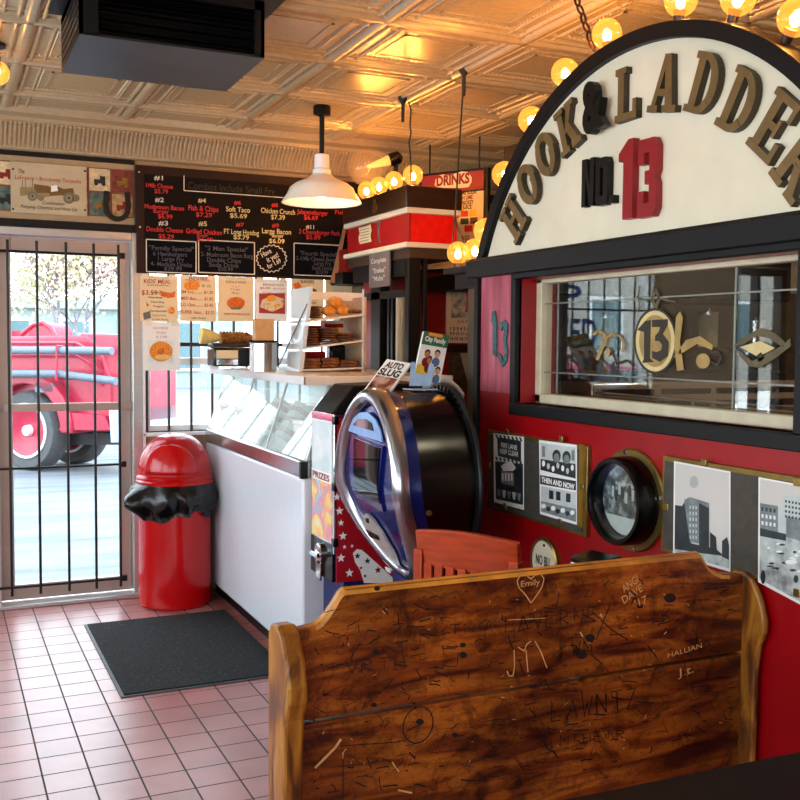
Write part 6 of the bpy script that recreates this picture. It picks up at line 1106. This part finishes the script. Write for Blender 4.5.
# wooden chair behind the pew
ca, cb_ = pz(415, 530, .9), pz(517, 543, .9); cu = (cb_ - ca).normalized(); cn_ = V3((-cu.y, cu.x, 0)); cn_ = cn_ if cn_.x > 0 else -cn_; Wc = (cb_ - ca).length
chr_ = thing('wooden_chair', 'orange-stained wooden slat-back chair behind the pew', 'chair', (ca + cb_) / 2 - Z3 * .9)
def cb3(u_, v_, w_=0): return ca + cu * (u_ * Wc) + cn_ * w_ + V3((0, 0, v_ - .9))
loops = []
for u_ in xs(0, 1, 9): bow = .03 * math.sin(PI * u_) * -1; ar = .018 * math.sin(PI * u_); loops.append([cb3(u_, .79, bow + .02), cb3(u_, .9 + ar, bow), cb3(u_, .9 + ar, bow + .025), cb3(u_, .79, bow + .045)])
MB().loft(loops).build('top_rail', M['chair'], chr_, bevel=.004)
for k in range(7): u_ = .13 + .74 * k / 6; MB().obox(cb3(u_, .63, .02 - .03 * math.sin(PI * u_)) , cu, Z3, cn_, .028, .34, .012).build('slat', M['chair'], chr_)
for u_ in (.03, .97): MB().obox(cb3(u_, .42, .015), cu, Z3, cn_, .032, .84, .032).build('rear_leg', M['chair'], chr_, bevel=.004); MB().obox(cb3(u_, .22, .4), cu, Z3, cn_, .034, .44, .034).build('front_leg', M['chair'], chr_, bevel=.004)
MB().obox(cb3(.5, .45, .215), cu, Z3, cn_, Wc, .03, .41).build('seat', M['chair'], chr_, bevel=.006); MB().obox(cb3(.5, .47, .03), cu, Z3, cn_, Wc * .9, .03, .02).build('lower_rail', M['chair'], chr_)
for u_ in (.03, .97): MB().obox(cb3(u_, .2, .21), cu, Z3, cn_, .018, .025, .36).build('stretcher', M['chair'], chr_)
# small wall table with a napkin box
wt = thing('wall_table', 'black wall table hidden behind the pew under the picture frames', 'table', (1.8, 2.35, 0)); B(1.64, 1.99, 2.12, 2.56, .715, .745).build('table_top', M['satin_black'], wt, bevel=.004)
B(1.80, 1.86, 2.3, 2.36, .02, .715).build('pedestal', M['iron'], wt); B(1.68, 1.98, 2.16, 2.5, 0, .02).build('base', M['iron'], wt)
a, c = None, pz(590, 553, .88); nbp = pz(568, 560, .88)
nb = thing('napkin_box', 'black napkin box with a white front standing behind the pew top', 'napkin box', (1.85, 2.4, .746))
mb = MB(); nbx = [pz(571, 556, .885), pz(591, 549.5, .885), pz(622, 556, .885), pz(596, 563, .885)]; nbb = [V3((p.x, p.y, .747)) for p in nbx]; nbt = nbx
MB().loft([nbb, nbt]).build('case', M['gloss_black'], nb, bevel=.004)
nn = (nbb[3] - nbb[0]).normalized().cross(Z3); e1, e2 = nbb[0].lerp(nbb[3], .04), nbb[0].lerp(nbb[3], .96); nn = nn if nn.y < 0 else -nn; MB().loft([[e1 + nn * k + Z3 * .01, e2 + nn * k + Z3 * .01, e2 + nn * k + Z3 * .122, e1 + nn * k + Z3 * .122] for k in (.001, .004)]).build('napkin_front', M['white'], nb)
# black table in the corner nearest the camera
bt = thing('dining_table', 'black table in the near right corner in front of the pew', 'table', (1.5, 1.05, 0))
P = [pz(612, 787, .74), pz(742, 760, .74), pz(800, 752, .74), V3((1.94, 1.335, .74)), V3((1.94, .62, .74)), V3((1.08, .62, .74)), V3((.99, .95, .74))]
P = [V3((.93, 1.362, .74)), V3((1.94, 1.335, .74)), V3((1.94, .62, .74)), V3((.9, .62, .74)), V3((.88, .9, .74)), V3((.89, 1.3, .74))]
MB().prism([(p.x, p.y) for p in P], (0, 0, .705), X3, Y3, Z3, .035).build('table_top', mat('worn black table top', '#040405', .55, var=.5, scale=10, spec=.2), bt, bevel=.004)
MB().lathe([(.035, .03), (.035, .70)], (1.47, 1.0, 0), n=16).build('column', M['iron'], bt); MB().lathe([(.26, 0), (.26, .015), (.05, .035)], (1.47, 1.0, 0), n=32).build('base', M['iron'], bt); B(1.3, 1.64, .85, 1.15, .69, .705).build('support_plate', M['iron'], bt)

# ------------------------------------------------------------------ daylight
w = bpy.data.worlds.new('sky'); S.world = w; w.use_nodes = True; nt = w.node_tree; bg = nt.nodes['Background']
tc = nt.nodes.new('ShaderNodeTexCoord'); sp_ = nt.nodes.new('ShaderNodeSeparateXYZ'); cr_ = nt.nodes.new('ShaderNodeValToRGB'); L(tc.outputs['Generated'], sp_.inputs[0]); L(sp_.outputs['Z'], cr_.inputs[0]); L(cr_.outputs[0], bg.inputs[0])
cr_.color_ramp.elements[0].color = (.86, .93, 1, 1); cr_.color_ramp.elements[1].color = (.62, .82, 1, 1); bg.inputs[1].default_value = 8.5
PORTALS = True
def portal(name, loc, rx, rz, sx, sy_):
    l = bpy.data.lights.new(name, 'AREA'); l.shape = 'RECTANGLE'; l.size = sx; l.size_y = sy_; l.energy = 0; l.cycles.is_portal = PORTALS
    o = bpy.data.objects.new(name, l); COL.objects.link(o); o.location = loc; o.rotation_euler = (rx, 0, rz)
for n, (a, c) in enumerate(((-2.6, -.3), (.1, 2.7), (3.0, 5.4))): portal('left_window_portal', (-2.12, (a + c) / 2, 1.55), PI / 2, -PI / 2, c - a, 1.6)
for a, c in ((-1.7, -.2),): portal('front_window_portal', ((a + c) / 2, -3.12, 1.55), PI / 2, 0, c - a, 1.5)
portal('door_portal', (.66, YW + .13, 1.08), -PI / 2, 0, .8, 2.1); portal('side_light_portal', (-.2, YW + .13, 1.3), -PI / 2, 0, .8, 1.6); portal('small_window_portal', (-1.65, YW + .13, 1.5), -PI / 2, 0, .55, 1.2); portal('counter_window_portal', (1.7, YW + .13, 1.55), -PI / 2, 0, 1.2, 1.18)
